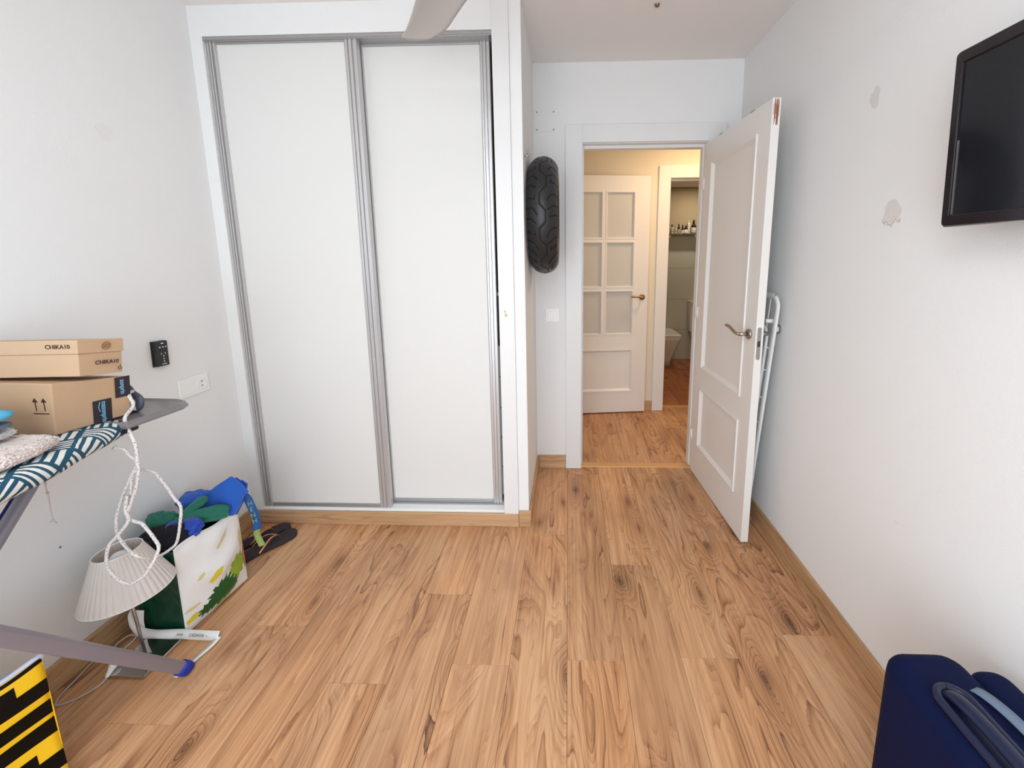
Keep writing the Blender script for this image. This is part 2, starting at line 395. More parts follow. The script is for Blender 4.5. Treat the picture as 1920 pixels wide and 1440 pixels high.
def polyplate(fr, pts, z0, z1):
    n = len(pts); vs = [fr(x, y, z0) for x, y in pts] + [fr(x, y, z1) for x, y in pts]
    fs = [tuple(range(n)), tuple(range(n, 2 * n))] + [(i, (i + 1) % n, (i + 1) % n + n, i + n) for i in range(n)]
    return vs, fs
def rrect(w, h, r, n=5, cx=0, cy=0):
    out = []
    for (sx, sy, a0) in ((1, 1, 0), (-1, 1, 90), (-1, -1, 180), (1, -1, 270)):
        for i in range(n + 1):
            a = math.radians(a0 + 90 * i / n); out.append((cx + sx * (w / 2 - r) + r * math.cos(a), cy + sy * (h / 2 - r) + r * math.sin(a)))
    return out

# ------------------------------------------------------------------ room numbers (metres)
XL, XR, XW = -1.683, 1.006, -0.203      # left wall, right wall, side of the wardrobe
YW, YD, YB, H = 2.001, 2.630, -1.25, 2.497   # wardrobe front, door wall, window wall, ceiling
HY, HX0, HX1 = 3.72, -0.10, 2.10         # hall
DX0, DX1, DZ = 0.087, 0.822, 2.058        # doorway
struct = dict(kind='structure')
def S(o): o['kind'] = 'structure'; return o

# ------------------------------------------------------------------ walls
S(box('wall_left', (XL - 0.1, YB - 0.1, 0), (XL, YD + 0.1, H), M_WALL))
S(box('wall_right', (XR, YB - 0.1, 0), (XR + 0.1, YD, H), M_WALL))
g = Geo()   # door wall with its doorway
g.box((XW - 0.1, YD, 0), (DX0 - 0.012, YD + 0.10, H)); g.box((DX1 + 0.012, YD, 0), (XR + 0.1, YD + 0.10, H)); g.box((DX0 - 0.012, YD, DZ + 0.012), (DX1 + 0.012, YD + 0.10, H))
S(g.build('wall_door', M_WALL))
g = Geo()   # wardrobe front: header, left strip, corner pier running back to the door wall
WX0, WX1, WZ0, WZ1 = -1.628, -0.330, 0.074, 2.372
g.box((XL, YW, 0), (WX0, YW + 0.10, H)); g.box((WX0, YW, WZ1), (XW, YW + 0.10, H)); g.box((-0.255, YW, 0), (XW, YD, WZ1)); g.box((WX0, YW, 0), (-0.255, YW + 0.66, WZ0 - 0.006))
g.box((-0.255, YW + 0.10, WZ1), (XW, YD, H))
S(g.build('wall_wardrobe', M_WALL))
g = Geo()   # window wall behind the camera
g.box((XL, YB - 0.1, 0), (-1.35, YB, H)); g.box((0.75, YB - 0.1, 0), (XR, YB, H)); g.box((-1.35, YB - 0.1, 2.3), (0.75, YB, H)); g.box((-1.35, YB - 0.1, 0), (0.75, YB, 0.12))
S(g.build('wall_window', M_WALL))
g = Geo()
for x0, x1 in ((-1.35, -1.29), (-0.34, -0.26), (0.69, 0.75)): g.box((x0, YB - 0.08, 0.12), (x1, YB - 0.02, 2.3))
g.box((-1.35, YB - 0.08, 0.12), (0.75, YB - 0.02, 0.19)); g.box((-1.35, YB - 0.08, 2.23), (0.75, YB - 0.02, 2.3))
S(g.build('window_1', M_LAC, bevel=0.004))
S(box('ceiling', (XL - 0.1, YB - 0.1, H), (XR + 0.1, YD + 0.1, H + 0.08), M_CEIL))

# hall shell
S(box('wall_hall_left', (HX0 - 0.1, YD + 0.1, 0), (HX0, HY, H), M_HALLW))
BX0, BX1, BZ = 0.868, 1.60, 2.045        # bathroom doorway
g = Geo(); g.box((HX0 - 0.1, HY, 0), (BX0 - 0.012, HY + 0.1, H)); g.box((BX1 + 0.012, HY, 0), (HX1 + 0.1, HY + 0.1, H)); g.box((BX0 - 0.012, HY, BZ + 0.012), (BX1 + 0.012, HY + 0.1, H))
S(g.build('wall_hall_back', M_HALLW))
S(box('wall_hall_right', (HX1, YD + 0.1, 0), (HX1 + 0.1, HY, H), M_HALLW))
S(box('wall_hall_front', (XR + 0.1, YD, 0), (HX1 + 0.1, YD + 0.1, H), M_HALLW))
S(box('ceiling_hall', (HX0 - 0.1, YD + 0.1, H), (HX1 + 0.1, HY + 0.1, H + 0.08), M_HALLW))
# bathroom shell
TY0, TY1, TX0, TX1, TH = HY + 0.1, 5.70, 0.72, 2.20, 2.278
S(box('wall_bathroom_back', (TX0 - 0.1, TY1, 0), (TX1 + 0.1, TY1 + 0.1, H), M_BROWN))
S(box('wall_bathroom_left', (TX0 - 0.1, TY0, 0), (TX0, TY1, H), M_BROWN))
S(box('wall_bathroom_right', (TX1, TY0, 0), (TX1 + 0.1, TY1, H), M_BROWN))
S(box('ceiling_bathroom', (TX0 - 0.1, TY0, TH), (TX1 + 0.1, TY1 + 0.1, TH + 0.08), M_CEIL))

# ------------------------------------------------------------------ floors, every plank a piece
floor = S(box('floor', (XL - 0.1, YB - 0.1, -0.08), (XR + 0.1, YD + 0.06, -0.011), M_SLAB))
def plank(x0, x1, y0, y1, parent, mat=M_OAK):
    gp = 0.0004
    zt = random.uniform(-0.0002, 0.0)
    o = mesh('plank', bxv((x0 + gp, y0 + gp, -0.010), (x1 - gp, y1 - gp, zt)), BF, mat, parent, bevel=0.0006, seg=1)
    return o
jo = {-9: 1.9, -8: 0.6, -7: 1.30, -6: 1.369, -5: 0.75, -4: 1.16, -3: 1.54, -2: 1.237, -1: 1.937, 0: 1.263, 1: 0.45, 2: 1.283, 3: 1.90, 4: 1.384, 5: 0.9}
jo[-8] = 0.62; jo[-7] = 1.02
def lay(x0, x1, yA, yB, parent, L=1.28, joints=jo):
    k = math.floor(x0 / 0.2 + 1e-6)
    while k * 0.2 - 0.003 < x1:
        a, b = max(x0, k * 0.2 - 0.003), min(x1, k * 0.2 + 0.197)
        if b - a > 0.012:
            y = joints.get(k, 0.3 * (k % 4)) - 5 * L
            while y < yB:
                y0, y1 = max(y, yA), min(y + L, yB)
                if y1 - y0 > 0.015: plank(a, b, y0, y1, parent)
                y += L
        k += 1
lay(XL, XW, YB, YW, floor)
lay(XW, XR, YB, YD + 0.012, floor)
hf = S(box('floor_hall', (HX0 - 0.1, YD + 0.06, -0.08), (HX1 + 0.1, HY + 0.1, -0.011), M_SLAB))
hj = {k: 2.70 + ((k * 0.47) % 1.28) for k in range(-2, 12)}
lay(HX0, HX1, YD + 0.068, HY + 0.085, hf, joints=hj)
S(mesh('trim_1', [(DX0 - 0.01, YD + 0.008, -0.005), (DX1 + 0.01, YD + 0.008, -0.005), (DX1 + 0.01, YD + 0.072, -0.005), (DX0 - 0.01, YD + 0.072, -0.005),
                  (DX0 - 0.01, YD + 0.014, 0.005), (DX1 + 0.01, YD + 0.014, 0.005), (DX1 + 0.01, YD + 0.066, 0.005), (DX0 - 0.01, YD + 0.066, 0.005)], BF, M_THR))
S(box('trim_2', (BX0 - 0.01, HY + 0.085, -0.005), (BX1 + 0.01, HY + 0.112, 0.005), M_THR))
bf = S(box('floor_bathroom', (TX0 - 0.1, HY + 0.1, -0.08), (TX1 + 0.1, TY1 + 0.1, -0.006), M_GROUT))
y = HY + 0.112
while y < TY1:
    x = TX0 - 0.09
    while x < TX1:
        box('floor_tile', (max(x, TX0) + 0.002, y + 0.002, -0.006), (min(x + 0.45, TX1) - 0.002, min(y + 0.45, TY1) - 0.002, 0), M_TILEF, bf)
        x += 0.45
    y += 0.45
bw = bpy.data.objects['wall_bathroom_back']
zz = 0
while zz < 1.6:
    x = TX0
    while x < TX1:
        box('wall_tile', (x + 0.001, TY1 - 0.008, zz + 0.001), (min(x + 0.62, TX1) - 0.001, TY1, zz + 0.412), M_TILEW, bw)
        x += 0.62
    zz += 0.414

# ------------------------------------------------------------------ baseboards
def skirt(name, lo, hi, mat): return S(box(name, lo, hi, mat, bevel=0.003))
BT, BH = 0.012, 0.090
skirt('baseboard_left', (XL, YB, 0), (XL + BT, YW, BH), M_SKIRTY)
skirt('baseboard_right', (XR - BT, YB, 0), (XR, YD, BH), M_SKIRTY)
skirt('baseboard_wardrobe', (XL + BT, YW - BT, 0), (-0.2555, YW, 0.0735), M_SKIRT)
skirt('baseboard_pier', (-0.2545, YW - BT, 0), (XW + BT, YW, BH), M_SKIRT)
skirt('baseboard_pier_side', (XW, YW, 0), (XW + BT, YD - 0.012, BH), M_SKIRTY)
skirt('baseboard_door', (XW + BT, YD - BT, 0), (-0.0145, YD, BH), M_SKIRT)
skirt('baseboard_hall', (HX0, HY - BT, 0), (0.7655, HY, BH), M_SKIRT)

# ------------------------------------------------------------------ doorway linings and casings
def casing(name, x0, x1, z, y, dy, w=0.10, t=0.014):
    """flat lacquered architrave round a doorway on the face y, standing out by dy*t"""
    ya, yb = sorted((y, y + dy * t)); o = Geo()
    o.box((x0 - w, ya, 0), (x0, yb, z + w)); o.box((x1, ya, 0), (x1 + w, yb, z + w)); o.box((x0, ya, z), (x1, yb, z + w))
    return S(o.build(name, M_LAC, bevel=0.002))
casing('trim_3', DX0, DX1, DZ, YD, -1)
o = Geo()   # lining with a rebate
o.box((DX0 - 0.012, YD + 0.001, 0), (DX0 + 0.004, YD + 0.10, DZ)); o.box((DX1 - 0.004, YD + 0.001, 0), (DX1 + 0.012, YD + 0.10, DZ)); o.box((DX0 - 0.012, YD + 0.001, DZ - 0.004), (DX1 + 0.012, YD + 0.10, DZ + 0.012))
o.box((DX0 + 0.004, YD + 0.045, 0.006), (DX0 + 0.012, YD + 0.10, DZ - 0.004)); o.box((DX1 - 0.012, YD + 0.045, 0.006), (DX1 - 0.004, YD + 0.10, DZ - 0.004)); o.box((DX0 + 0.012, YD + 0.045, DZ - 0.022), (DX1 - 0.012, YD + 0.10, DZ - 0.004))
S(o.build('trim_4', M_LAC, bevel=0.0015))
box('strike_plate', (DX0 + 0.004, YD + 0.008, 0.98), (DX0 + 0.0055, YD + 0.024, 1.05), M_BRASS, bpy.data.objects['trim_4'])
casing('trim_5', BX0, BX1, BZ, HY, -1)
o = Geo(); o.box((BX0 - 0.012, HY + 0.001, 0), (BX0 + 0.002, HY + 0.10, BZ)); o.box((BX1 - 0.002, HY + 0.001, 0), (BX1 + 0.012, HY + 0.10, BZ)); o.box((BX0 - 0.012, HY + 0.001, BZ - 0.002), (BX1 + 0.012, HY + 0.10, BZ + 0.012))
o.box((BX0 + 0.002, HY + 0.045, 0.006), (BX0 + 0.012, HY + 0.10, BZ - 0.002)); o.box((BX0 + 0.012, HY + 0.045, BZ - 0.016), (BX1 - 0.002, HY + 0.10, BZ - 0.002))
S(o.build('trim_6', M_LAC, bevel=0.0015))

# ------------------------------------------------------------------ doors
def lever(parent, fr, s, z, side, mat, direction=-1, curved=True, name='door_handle'):
    """rose and lever on the face w=side*...; fr(s, z, w)"""
    w0 = 0.0 if side < 0 else 0.035
    g = Geo(); nrm = (fr(0, 0, 1) - fr(0, 0, 0)) * side
    g.lathe(fr(s, z, w0), [(0.024, 0), (0.025, 0.006), (0.023, 0.010), (0.010, 0.0105)], 24, nrm)
    g.tube([fr(s, z, w0 + side * 0.009), fr(s, z, w0 + side * 0.05)], 0.009, 12)
    d = direction
    if curved:
        pts = [(0, 0), (0.022, 0.0), (0.045, 0.002), (0.07, 0.009), (0.095, 0.017), (0.125, 0.021), (0.140, 0.020)]
    else:
        pts = [(0, 0), (0.025, 0.002), (0.05, 0.007), (0.08, 0.008), (0.105, 0.006)]
    v, f = tubev(spline([fr(s + d * a, z + b, w0 + side * 0.050) for a, b in pts], 4), 0.008, 10); g.add(v, f)
    return g.build(name, mat, parent, smooth=True, bevel=0)
def door_leaf(parent, fr, W, Z0, Z1, panes, panels, T=0.035):
    """solid leaf around rectangular openings [(s0,s1,z0,z1)], frame as one slab cut in bars"""
    ops = panes + panels
    ss = sorted({0.0, W} | {q for o_ in ops for q in o_[:2]}); zs = sorted({Z0, Z1} | {q for o_ in ops for q in o_[2:]})
    g = Geo()
    for i in range(len(ss) - 1):
        j = 0
        while j < len(zs) - 1:
            cs, cz = (ss[i] + ss[i + 1]) / 2, (zs[j] + zs[j + 1]) / 2
            if any(a < cs < b and c < cz < d for a, b, c, d in ops): j += 1; continue
            k = j
            while k + 1 < len(zs) - 1 and not any(a < cs < b and c < (zs[k + 1] + zs[k + 2]) / 2 < d for a, b, c, d in ops): k += 1
            g.fbox(fr, (ss[i], zs[j], 0), (ss[i + 1], zs[k + 1], T)); j = k + 1
    lf = g.build('leaf', M_DOOR, parent); bm = bmesh.new(); bm.from_mesh(lf.data); bmesh.ops.remove_doubles(bm, verts=bm.verts, dist=1e-5)
    bm.to_mesh(lf.data); bm.free()
    def moulding(o_, w=0.024, proud=0.006, dep=0.011):
        s0, s1, z0, z1 = o_
        g = Geo()
        for side in (0, 1):
            f0 = -proud if side == 0 else T + proud
            f1 = 0.0 if side == 0 else T
            fin = dep if side == 0 else T - dep
            prof = [(-0.004, f1), (-0.003, f0), (0.008, f0), (w * 0.55, f0 + (fin - f0) * 0.35), (w, fin)]
            rings = []
            for (d, ww) in prof: rings.append([fr(s0 + d, z0 + d, ww), fr(s1 - d, z0 + d, ww), fr(s1 - d, z1 - d, ww), fr(s0 + d, z1 - d, ww)])
            rings.append([fr(s0, z0, fin), fr(s1, z0, fin), fr(s1, z1, fin), fr(s0, z1, fin)])
            vs = [p for r_ in rings for p in r_]; n_ = len(rings); fs = []
            for a in range(n_):
                b = (a + 1) % n_
                for i in range(4):
                    k = (i + 1) % 4; fs.append((a * 4 + i, a * 4 + k, b * 4 + k, b * 4 + i))
            g.add(vs, fs)
        return g.build('moulding', M_DOOR, parent)
    for o_ in panels:
        moulding(o_)
        g = Geo(); g.fbox(fr, (o_[0], o_[2], 0.0112), (o_[1], o_[3], T - 0.0112)); g.build('panel', M_DOOR, parent)
    for o_ in panes:
        moulding(o_, w=0.014, proud=0.004, dep=0.013)
        g = Geo(); g.fbox(fr, (o_[0], o_[2], 0.0155), (o_[1], o_[3], 0.0195)); g.build('pane', M_FROST, parent)
# bedroom door, opened into the room
ang = 1.5175; hx, hy = 0.8082, 2.614
dd = V((math.cos(ang), -math.sin(ang), 0)); nn = V((math.sin(ang), math.cos(ang), 0))
frD = lambda s, z, w_=0: V((hx, hy, 0)) + dd * s + V((0, 0, z)) + nn * w_
d1 = empty('door_1', (hx, hy, 0), 'white two-panel bedroom door standing open into the room, paint rubbed off its top edge', None, kind='structure')
door_leaf(d1, frD, 0.725, 0.008, 2.036, [], [(0.098, 0.612, 0.718, 1.922), (0.098, 0.612, 0.214, 0.592)])
lever(d1, frD, 0.668, 1.035, -1, M_NICKEL); lever(d1, frD, 0.668, 1.035, 1, M_NICKEL)
g = Geo(); v, f = polyplate(lambda a, b, c=0: frD(0.7252 + c, b, a), rrect(0.018, 0.150, 0.009, 5, 0.0165, 1.0), 0, 0.0012); g.add(v, f)
lp = g.build('lock_plate', M_STEEL, d1)
for zc in (1.055, 1.035, 0.97, 0.945):
    lathe('screw', frD(0.7264, zc, 0.0165), [(0.0032, 0), (0.003, 0.0006), (0.0006, 0.0004)], M_NICKEL, lp, 10, dd)
box_ = Geo(); box_.fbox(frD, (0.7255, 0.985, 0.010), (0.7268, 1.012, 0.023)); box_.build('latch', M_DARK, lp)
for s0 in (0.185, 0.530):
    g = Geo(); g.fbox(frD, (s0, 2.0362, 0.0), (s0 + 0.038, 2.0395, 0.034)); g.build('felt_pad', M_PUTTY, d1)
g = Geo()
random.seed(3)
for k in range(19):
    a = random.uniform(0.003, 0.028); z1_ = 2.033 - random.random() ** 2 * 0.03; z0_ = z1_ - random.uniform(0.02, 0.10) * (1.2 - abs(a - 0.017) * 30)
    g.fbox(frD, (0.7250, max(z0_, 1.93), a), (0.7254, z1_, a + random.uniform(0.001, 0.003)))
g.build('paint_chip', M_CHIP, d1)
for zc in (0.25, 1.05, 1.82):
    tube('hinge', [frD(-0.004, zc - 0.035, -0.003), frD(-0.004, zc + 0.035, -0.003)], 0.006, M_WMET, d1, 10)
# glazed hall door, opened back against the hall wall
gp = V((0.136, 3.596, 0)); gd = V((0.558, 0.063, 0)).normalized(); gn = V((-gd.y, gd.x, 0)); gs = 0.163
frG = lambda s, z, w_=0: gp + gd * (s - gs) + V((0, 0, z)) + gn * w_
d2 = empty('door_2', tuple(gp - gd * gs), 'cream glazed door with frosted panes folded back against the hall wall', None, kind='structure')
pn = []
for a, b in ((0.115, 0.325), (0.350, 0.598)):
    for c, d in ((1.545, 1.930), (1.133, 1.520), (0.722, 1.108)): pn.append((a, b, c, d))
door_leaf(d2, frG, 0.723, 0.012, 2.055, pn, [(0.115, 0.602, 0.205, 0.588)])
lever(d2, frG, 0.672, 1.048, -1, M_BRASS, curved=False)
box_ = Geo(); box_.fbox(frG, (0.7232, 1.02, 0.011), (0.7242, 1.07, 0.024)); box_.build('lock_plate', M_BRASS, d2)

# ------------------------------------------------------------------ built-in wardrobe
wd = empty('sliding_wardrobe', (-0.98, YW, 0), 'built-in wardrobe with two white sliding doors in aluminium profiles', 'wardrobe')
def sliding(x0, x1, y, z0, z1, wl, wr):
    """one door: panel with side profiles and rails, front face at y"""
    p = box('sliding_door', (x0 + wl - 0.004, y + 0.010, z0 + 0.012), (x1 - wr + 0.004, y + 0.020, z1 - 0.008), M_SLIDE, wd)
    for a, b in ((x0, x0 + wl), (x1 - wr, x1)):
        g = Geo(); t = b - a
        prof = [(0, 0.03), (0, 0.004), (0.12, 0.0), (0.26, 0.0), (0.30, 0.007), (0.40, 0.007), (0.44, -0.003), (0.60, -0.003), (0.64, 0.007), (0.74, 0.007), (0.78, 0.0), (0.95, 0.0), (1.0, 0.004), (1.0, 0.03)]
        n_ = len(prof); vs = [(a + u * t, y + q, zq) for zq in (z0, z1) for u, q in prof]
        fs = [tuple(range(n_)), tuple(range(n_, 2 * n_))] + [(i, (i + 1) % n_, (i + 1) % n_ + n_, i + n_) for i in range(n_)]
        g.add(vs, fs); g.build('profile', M_ALU, p)
    box('bottom_rail', (x0 + wl, y + 0.002, z0), (x1 - wr, y + 0.03, z0 + 0.018), M_ALU2, p, bevel=0.002)
    box('top_rail', (x0 + wl, y + 0.002, z1 - 0.012), (x1 - wr, y + 0.03, z1), M_ALU2, p, bevel=0.002)
    return p
sliding(-1.624, -0.937, YW + 0.012, 0.086, 2.358, 0.042, 0.058)
sliding(-0.985, -0.352, YW + 0.058, 0.092, 2.356, 0.05, 0.046)
g = Geo(); g.box((WX0 + 0.001, YW + 0.006, 2.3535), (WX1 - 0.001, YW + 0.10, WZ1 - 0.001)); g.box((WX0 + 0.001, YW + 0.002, 2.358), (WX1 - 0.001, YW + 0.006, WZ1 - 0.001)); g.build('top_track', M_ALU2, wd, bevel=0.001)
g = Geo(); g.box((WX0 + 0.001, YW + 0.004, WZ0 - 0.005), (WX1 - 0.001, YW + 0.10, 0.084)); g.build('bottom_track', M_WPLAST, wd, bevel=0.002)
g = Geo(); g.box((WX0 + 0.001, YW + 0.048, 0.0842), (WX1 - 0.001, YW + 0.054, 0.0880)); g.build('track_rib', M_ALU, wd)
g = Geo()
g.box((WX0 + 0.001, 2.61, 0.09), (WX1 + 0.07, 2.625, WZ1)); g.box((-0.266, YW + 0.12, 0.09), (-0.257, 2.61, WZ1)); g.box((WX0 + 0.001, YW + 0.11, 0.09), (WX0 + 0.012, 2.61, WZ1))
g.box((-0.3285, YW + 0.1005, 0.09), (-0.2565, YW + 0.112, WZ1 - 0.002)); g.box((WX0 + 0.001, YW + 0.113, 2.345), (-0.266, 2.60, 2.36))
g.build('carcass', M_DARK, wd)
box('jamb_board', (WX1, YW - 0.0105, WZ0), (-0.2555, YW + 0.0995, H - 0.002), M_LAC, wd, bevel=0.0015)
for k in range(5):
    box('drawer_front', (-0.62, YW + 0.12, 0.105 + k * 0.168), (-0.275, YW + 0.138, 0.105 + k * 0.168 + 0.163), M_WPLAST, wd, bevel=0.002)
box('shelf', (-1.0, YW + 0.12, 1.20), (-0.268, 2.6, 1.218), M_LAC, wd)
tag(box('folded_trousers', (-0.60, YW + 0.14, 0.952), (-0.28, 2.45, 1.19), M_BLKC, bevel=0.02, seg=3), 'black folded clothes on the drawers inside the wardrobe gap', 'clothes')
mk = Geo()
for (x, z, r_) in ((-0.301, 1.137, 0.006), (-0.296, 1.118, 0.008), (-0.30, 1.128, 0.003)):
    mk.lathe((x, YW - 0.0105, z), [(r_, 0), (r_ * 0.8, 0.0003)], 9, (0, -1, 0))
mk.build('chipped_spot', plain('tan chip', lin(214, 190, 160), 0.8), wd)

# ------------------------------------------------------------------ wall marks (children of the walls)
def blob(name, c, nx, rx, rz, mat, parent, t=0.0006, n=28, rough=0.12, seed=1):
    """irregular flat patch on a wall x = const, nx = +-1 normal"""
    random.seed(seed); c = V(c); ph = [random.uniform(0, 6.28) for _ in range(4)]
    pts = []
    for i in range(n):
        a = 2 * PI * i / n; k = 1 + rough * (math.sin(3 * a + ph[0]) + 0.6 * math.sin(5 * a + ph[1]) + 0.4 * math.sin(9 * a + ph[2]))
        pts.append((math.cos(a) * rx * k, math.sin(a) * rz * k))
    fr = lambda a, b, q=0: c + V((nx * q, a, b))
    v, f = polyplate(fr, pts, 0, t); return mesh(name, v, f, mat, parent)
wl, wr_ = bpy.data.objects['wall_left'], bpy.data.objects['wall_right']
blob('repair_patch', (XL, 1.563, 1.853), 1, 0.030, 0.030, M_PATCHL, wl, seed=2)
blob('repair_patch', (XR, 1.510, 1.900), -1, 0.022, 0.034, M_PATCH, wr_, seed=4)
blob('repair_patch', (XR, 1.376, 1.525), -1, 0.036, 0.036, M_PATCH, wr_, seed=5, rough=0.08)
g = Geo(); random.seed(8)
for k in range(14):
    a = 1.376 + (k - 6.5) * 0.0055; zt = 1.490 + abs(k - 6.5) * 0.0022 + random.uniform(-.004, .004)
    g.box((XR - 0.0009, a, zt - random.uniform(0.003, 0.013)), (XR, a + 0.0018, zt))
g.build('drip_mark', M_PATCHD, wr_)
blob('repair_patch', (XR, 1.207, 0.582), -1, 0.006, 0.006, M_PATCHL, wr_, seed=6)
blob('repair_patch', (XL, 1.200, 0.453), 1, 0.0035, 0.004, M_STRAPB, wl, seed=9)

# ------------------------------------------------------------------ ceiling fan (hub above the frame)
hub = V((-0.13, 1.02, 2.20))
fan = empty('ceiling_fan', (hub.x, hub.y, H), 'silver grey ceiling fan with a curved blade above the wardrobe', 'fan')
lathe('canopy', (hub.x, hub.y, 2.40), [(0.03, 0), (0.065, 0.03), (0.07, 0.0965)], M_FAN, fan)
lathe('down_rod', (hub.x, hub.y, 2.27), [(0.013, 0), (0.013, 0.135)], M_FAN, fan)
lathe('lamp_globe', (hub.x, hub.y, 2.112), [(0.05, 0), (0.12, 0.02), (0.14, 0.05), (0.12, 0.072)], M_BULB, fan)
lathe('motor', (hub.x, hub.y, 2.185), [(0.03, 0), (0.085, 0.008), (0.11, 0.03), (0.11, 0.06), (0.09, 0.085), (0.02, 0.09)], M_FAN, fan)
# blade outline: leading and trailing edges of the one in view, as offsets from the hub
LE = [(-0.05, 0.10), (-0.20, 0.24), (-0.300, 0.36), (-0.350, 0.448), (-0.394, 0.529), (-0.446, 0.617), (-0.482, 0.664)]
TE = [(0.05, 0.10), (-0.02, 0.22), (-0.115, 0.35), (-0.195, 0.455), (-0.243, 0.526), (-0.305, 0.615), (-0.372, 0.668)]
for kk in range(3):
    r0 = Matrix.Rotation(math.radians(120 * kk), 3, 'Z')
    A = spline([V((a, b, 0)) for a, b in LE], 5); B = spline([V((a, b, 0)) for a, b in TE], 5)
    nn_ = len(A) - 1
    def fb(u, v_):
        i = min(int(u * nn_), nn_); p = A[i].lerp(B[i], v_)
        if u > 0.9:
            k = (u - 0.9) / 0.1; cen = A[-1].lerp(B[-1], 0.42); tipd = V((-0.6, 0.8, 0))
            p = p + tipd * (0.030 * k * k * math.sin(PI * v_) ** 0.7)
        z = 0.014 * math.sin(PI * v_) * (1 - u ** 5) - 0.006 * v_
        return hub + r0 @ V((p.x, p.y, z))
    vs, fs = grid(nn_, 10, fb)
    mesh('blade', vs, fs, M_FAN, fan, smooth=True, solid=0.006)
lathe_ = lathe('ceiling_hook', (0.398, 2.085, H - 0.012), [(0.004, 0), (0.010, 0.004), (0.012, 0.012)], M_BRASS)
tag(lathe_, 'tiny dark fitting on the ceiling near the upper frame edge', 'hook')

# ------------------------------------------------------------------ television on its arm
tv = empty('television', (XR, 0.75, 1.65), 'black flat television on a wall bracket above the suitcase', 'television')
tzc, tilt = 1.652, 0.045
tn = V((-math.cos(tilt), 0, -math.sin(tilt))); tu = V((-math.sin(tilt), 0, math.cos(tilt)))
frT = lambda a, b, c=0: V((0.906, 0.745, tzc)) + V((0, -1, 0)) * a + tu * b + tn * c     # a towards camera, b up, c out of screen
v, f = polyplate(frT, rrect(0.667, 0.386, 0.012), -0.030, 0.0)
mesh('cabinet', v, f, M_BEZEL, tv, bevel=0.004)
g = Geo()
def rr_ring(g, fr, w0, h0, w1, h1, z0, z1, r=0.01):
    a = rrect(w0, h0, r, 4); b = rrect(w1, h1, max(r - (w0 - w1) / 2, 0.001), 4); n_ = len(a)
    vs = [fr(x, y_, z) for z in (z0, z1) for x, y_ in a] + [fr(x, y_, z) for z in (z0, z1) for x, y_ in b]; fs = []
    for i in range(n_):
        k = (i + 1) % n_
        fs += [(i, k, n_ + k, n_ + i), (2 * n_ + i, 3 * n_ + i, 3 * n_ + k, 2 * n_ + k), (n_ + i, n_ + k, 3 * n_ + k, 3 * n_ + i), (i, 2 * n_ + i, 2 * n_ + k, k)]
    g.add(vs, fs)
rr_ring(g, frT, 0.667, 0.386, 0.630, 0.335, 0.0002, 0.008); g.build('bezel', M_BEZEL, tv, bevel=0.002)
g = Geo(); rr_ring(g, frT, 0.671, 0.390, 0.6672, 0.3862, -0.006, 0.003); g.build('rim', plain('clear edge trim', (0.55, 0.5, 0.5, 1), 0.15, metal=0.6), tv)
g = Geo(); g.fbox(frT, (-0.3155, -0.168, 0.0003), (0.3155, 0.168, 0.0035)); g.build('screen', M_SCREEN, tv)
g = Geo(); g.fbox(frT, (-0.3135, -0.166, 0.0037), (-0.310, 0.0, 0.0048)); g.build('reflection_strip', M_STEEL, tv)  # reflection at the left screen edge, modelled as a thin steel strip
v, f = polyplate(frT, rrect(0.40, 0.25, 0.02), -0.055, -0.030); mesh('rear_housing', v, f, M_BLACK, tv, bevel=0.006)
g = Geo(); g.box((XR - 0.012, 0.68, 1.56), (XR, 0.80, 1.76)); g.tube([(XR - 0.01, 0.74, 1.66), (0.955, 0.74, 1.655)], 0.016, 10); g.build('bracket', M_BLACK, tv)

# ------------------------------------------------------------------ switches, sockets, small wall things
g = empty('socket_outlet', (XL, 1.765, 0.79), 'white double wall plate with one round socket by the wardrobe', 'socket')
frS = frame((XL, 1.765, 0.833), (0, 1, 0), (0, 0, 1))      # z axis = +x
v, f = polyplate(frS, rrect(0.150, 0.084, 0.006), 0, 0.008); mesh('face_plate', v, f, M_WPLAST, g, bevel=0.0025)
v, f = polyplate(frS, rrect(0.060, 0.058, 0.002, 2, -0.036, 0), 0.0082, 0.0105); mesh('blank_insert', v, f, M_WPLAST, g, bevel=0.001)
gg = Geo(); n_ = 28
gg.lathe(frS(0.036, 0, 0.0082), [(0.027, 0), (0.027, 0.0025), (0.0205, 0.003), (0.0195, 0.0006), (0.001, 0.0006)], n_, (1, 0, 0)); so = gg.build('socket_well', M_WPLAST, g, smooth=True); sharp(so)
for q in (-0.0095, 0.0095):
    lathe('pin_hole', frS(0.036, q, 0.0089), [(0.0035, 0), (0.0033, 0.0004)], M_PUTTY, so, 12, (1, 0, 0))
g = empty('light_switch', (-0.096, YD, 0.99), 'white light switch beside the door casing', 'switch')
frL = frame((-0.096, YD, 1.032), (1, 0, 0), (0, 0, 1))     # z axis = -y
v, f = polyplate(frL, rrect(0.088, 0.086, 0.004), 0, 0.008); mesh('face_plate', v, f, M_WPLAST, g, bevel=0.002)
v, f = polyplate(frL, rrect(0.062, 0.050, 0.002, 2, 0.002, 0), 0.0082, 0.011); mesh('rocker', v, f, M_WPLAST, g, bevel=0.001)
g = empty('cover_plate', (-0.131, YD, 2.13), 'blank white cover plate with four screws above the tyre', 'cover plate')
frP = frame((-0.131, YD, 2.183), (1, 0, 0), (0, 0, 1))
v, f = polyplate(frP, rrect(0.124, 0.120, 0.003), 0, 0.004); pl_ = mesh('plate', v, f, M_WALL, g, bevel=0.0015)
for a in (-0.049, 0.049):
    for b in (-0.049, 0.049): lathe('screw', frP(a, b, 0.004), [(0.004, 0), (0.003, 0.001)], M_PUTTY, g, 10, (0, -1, 0))
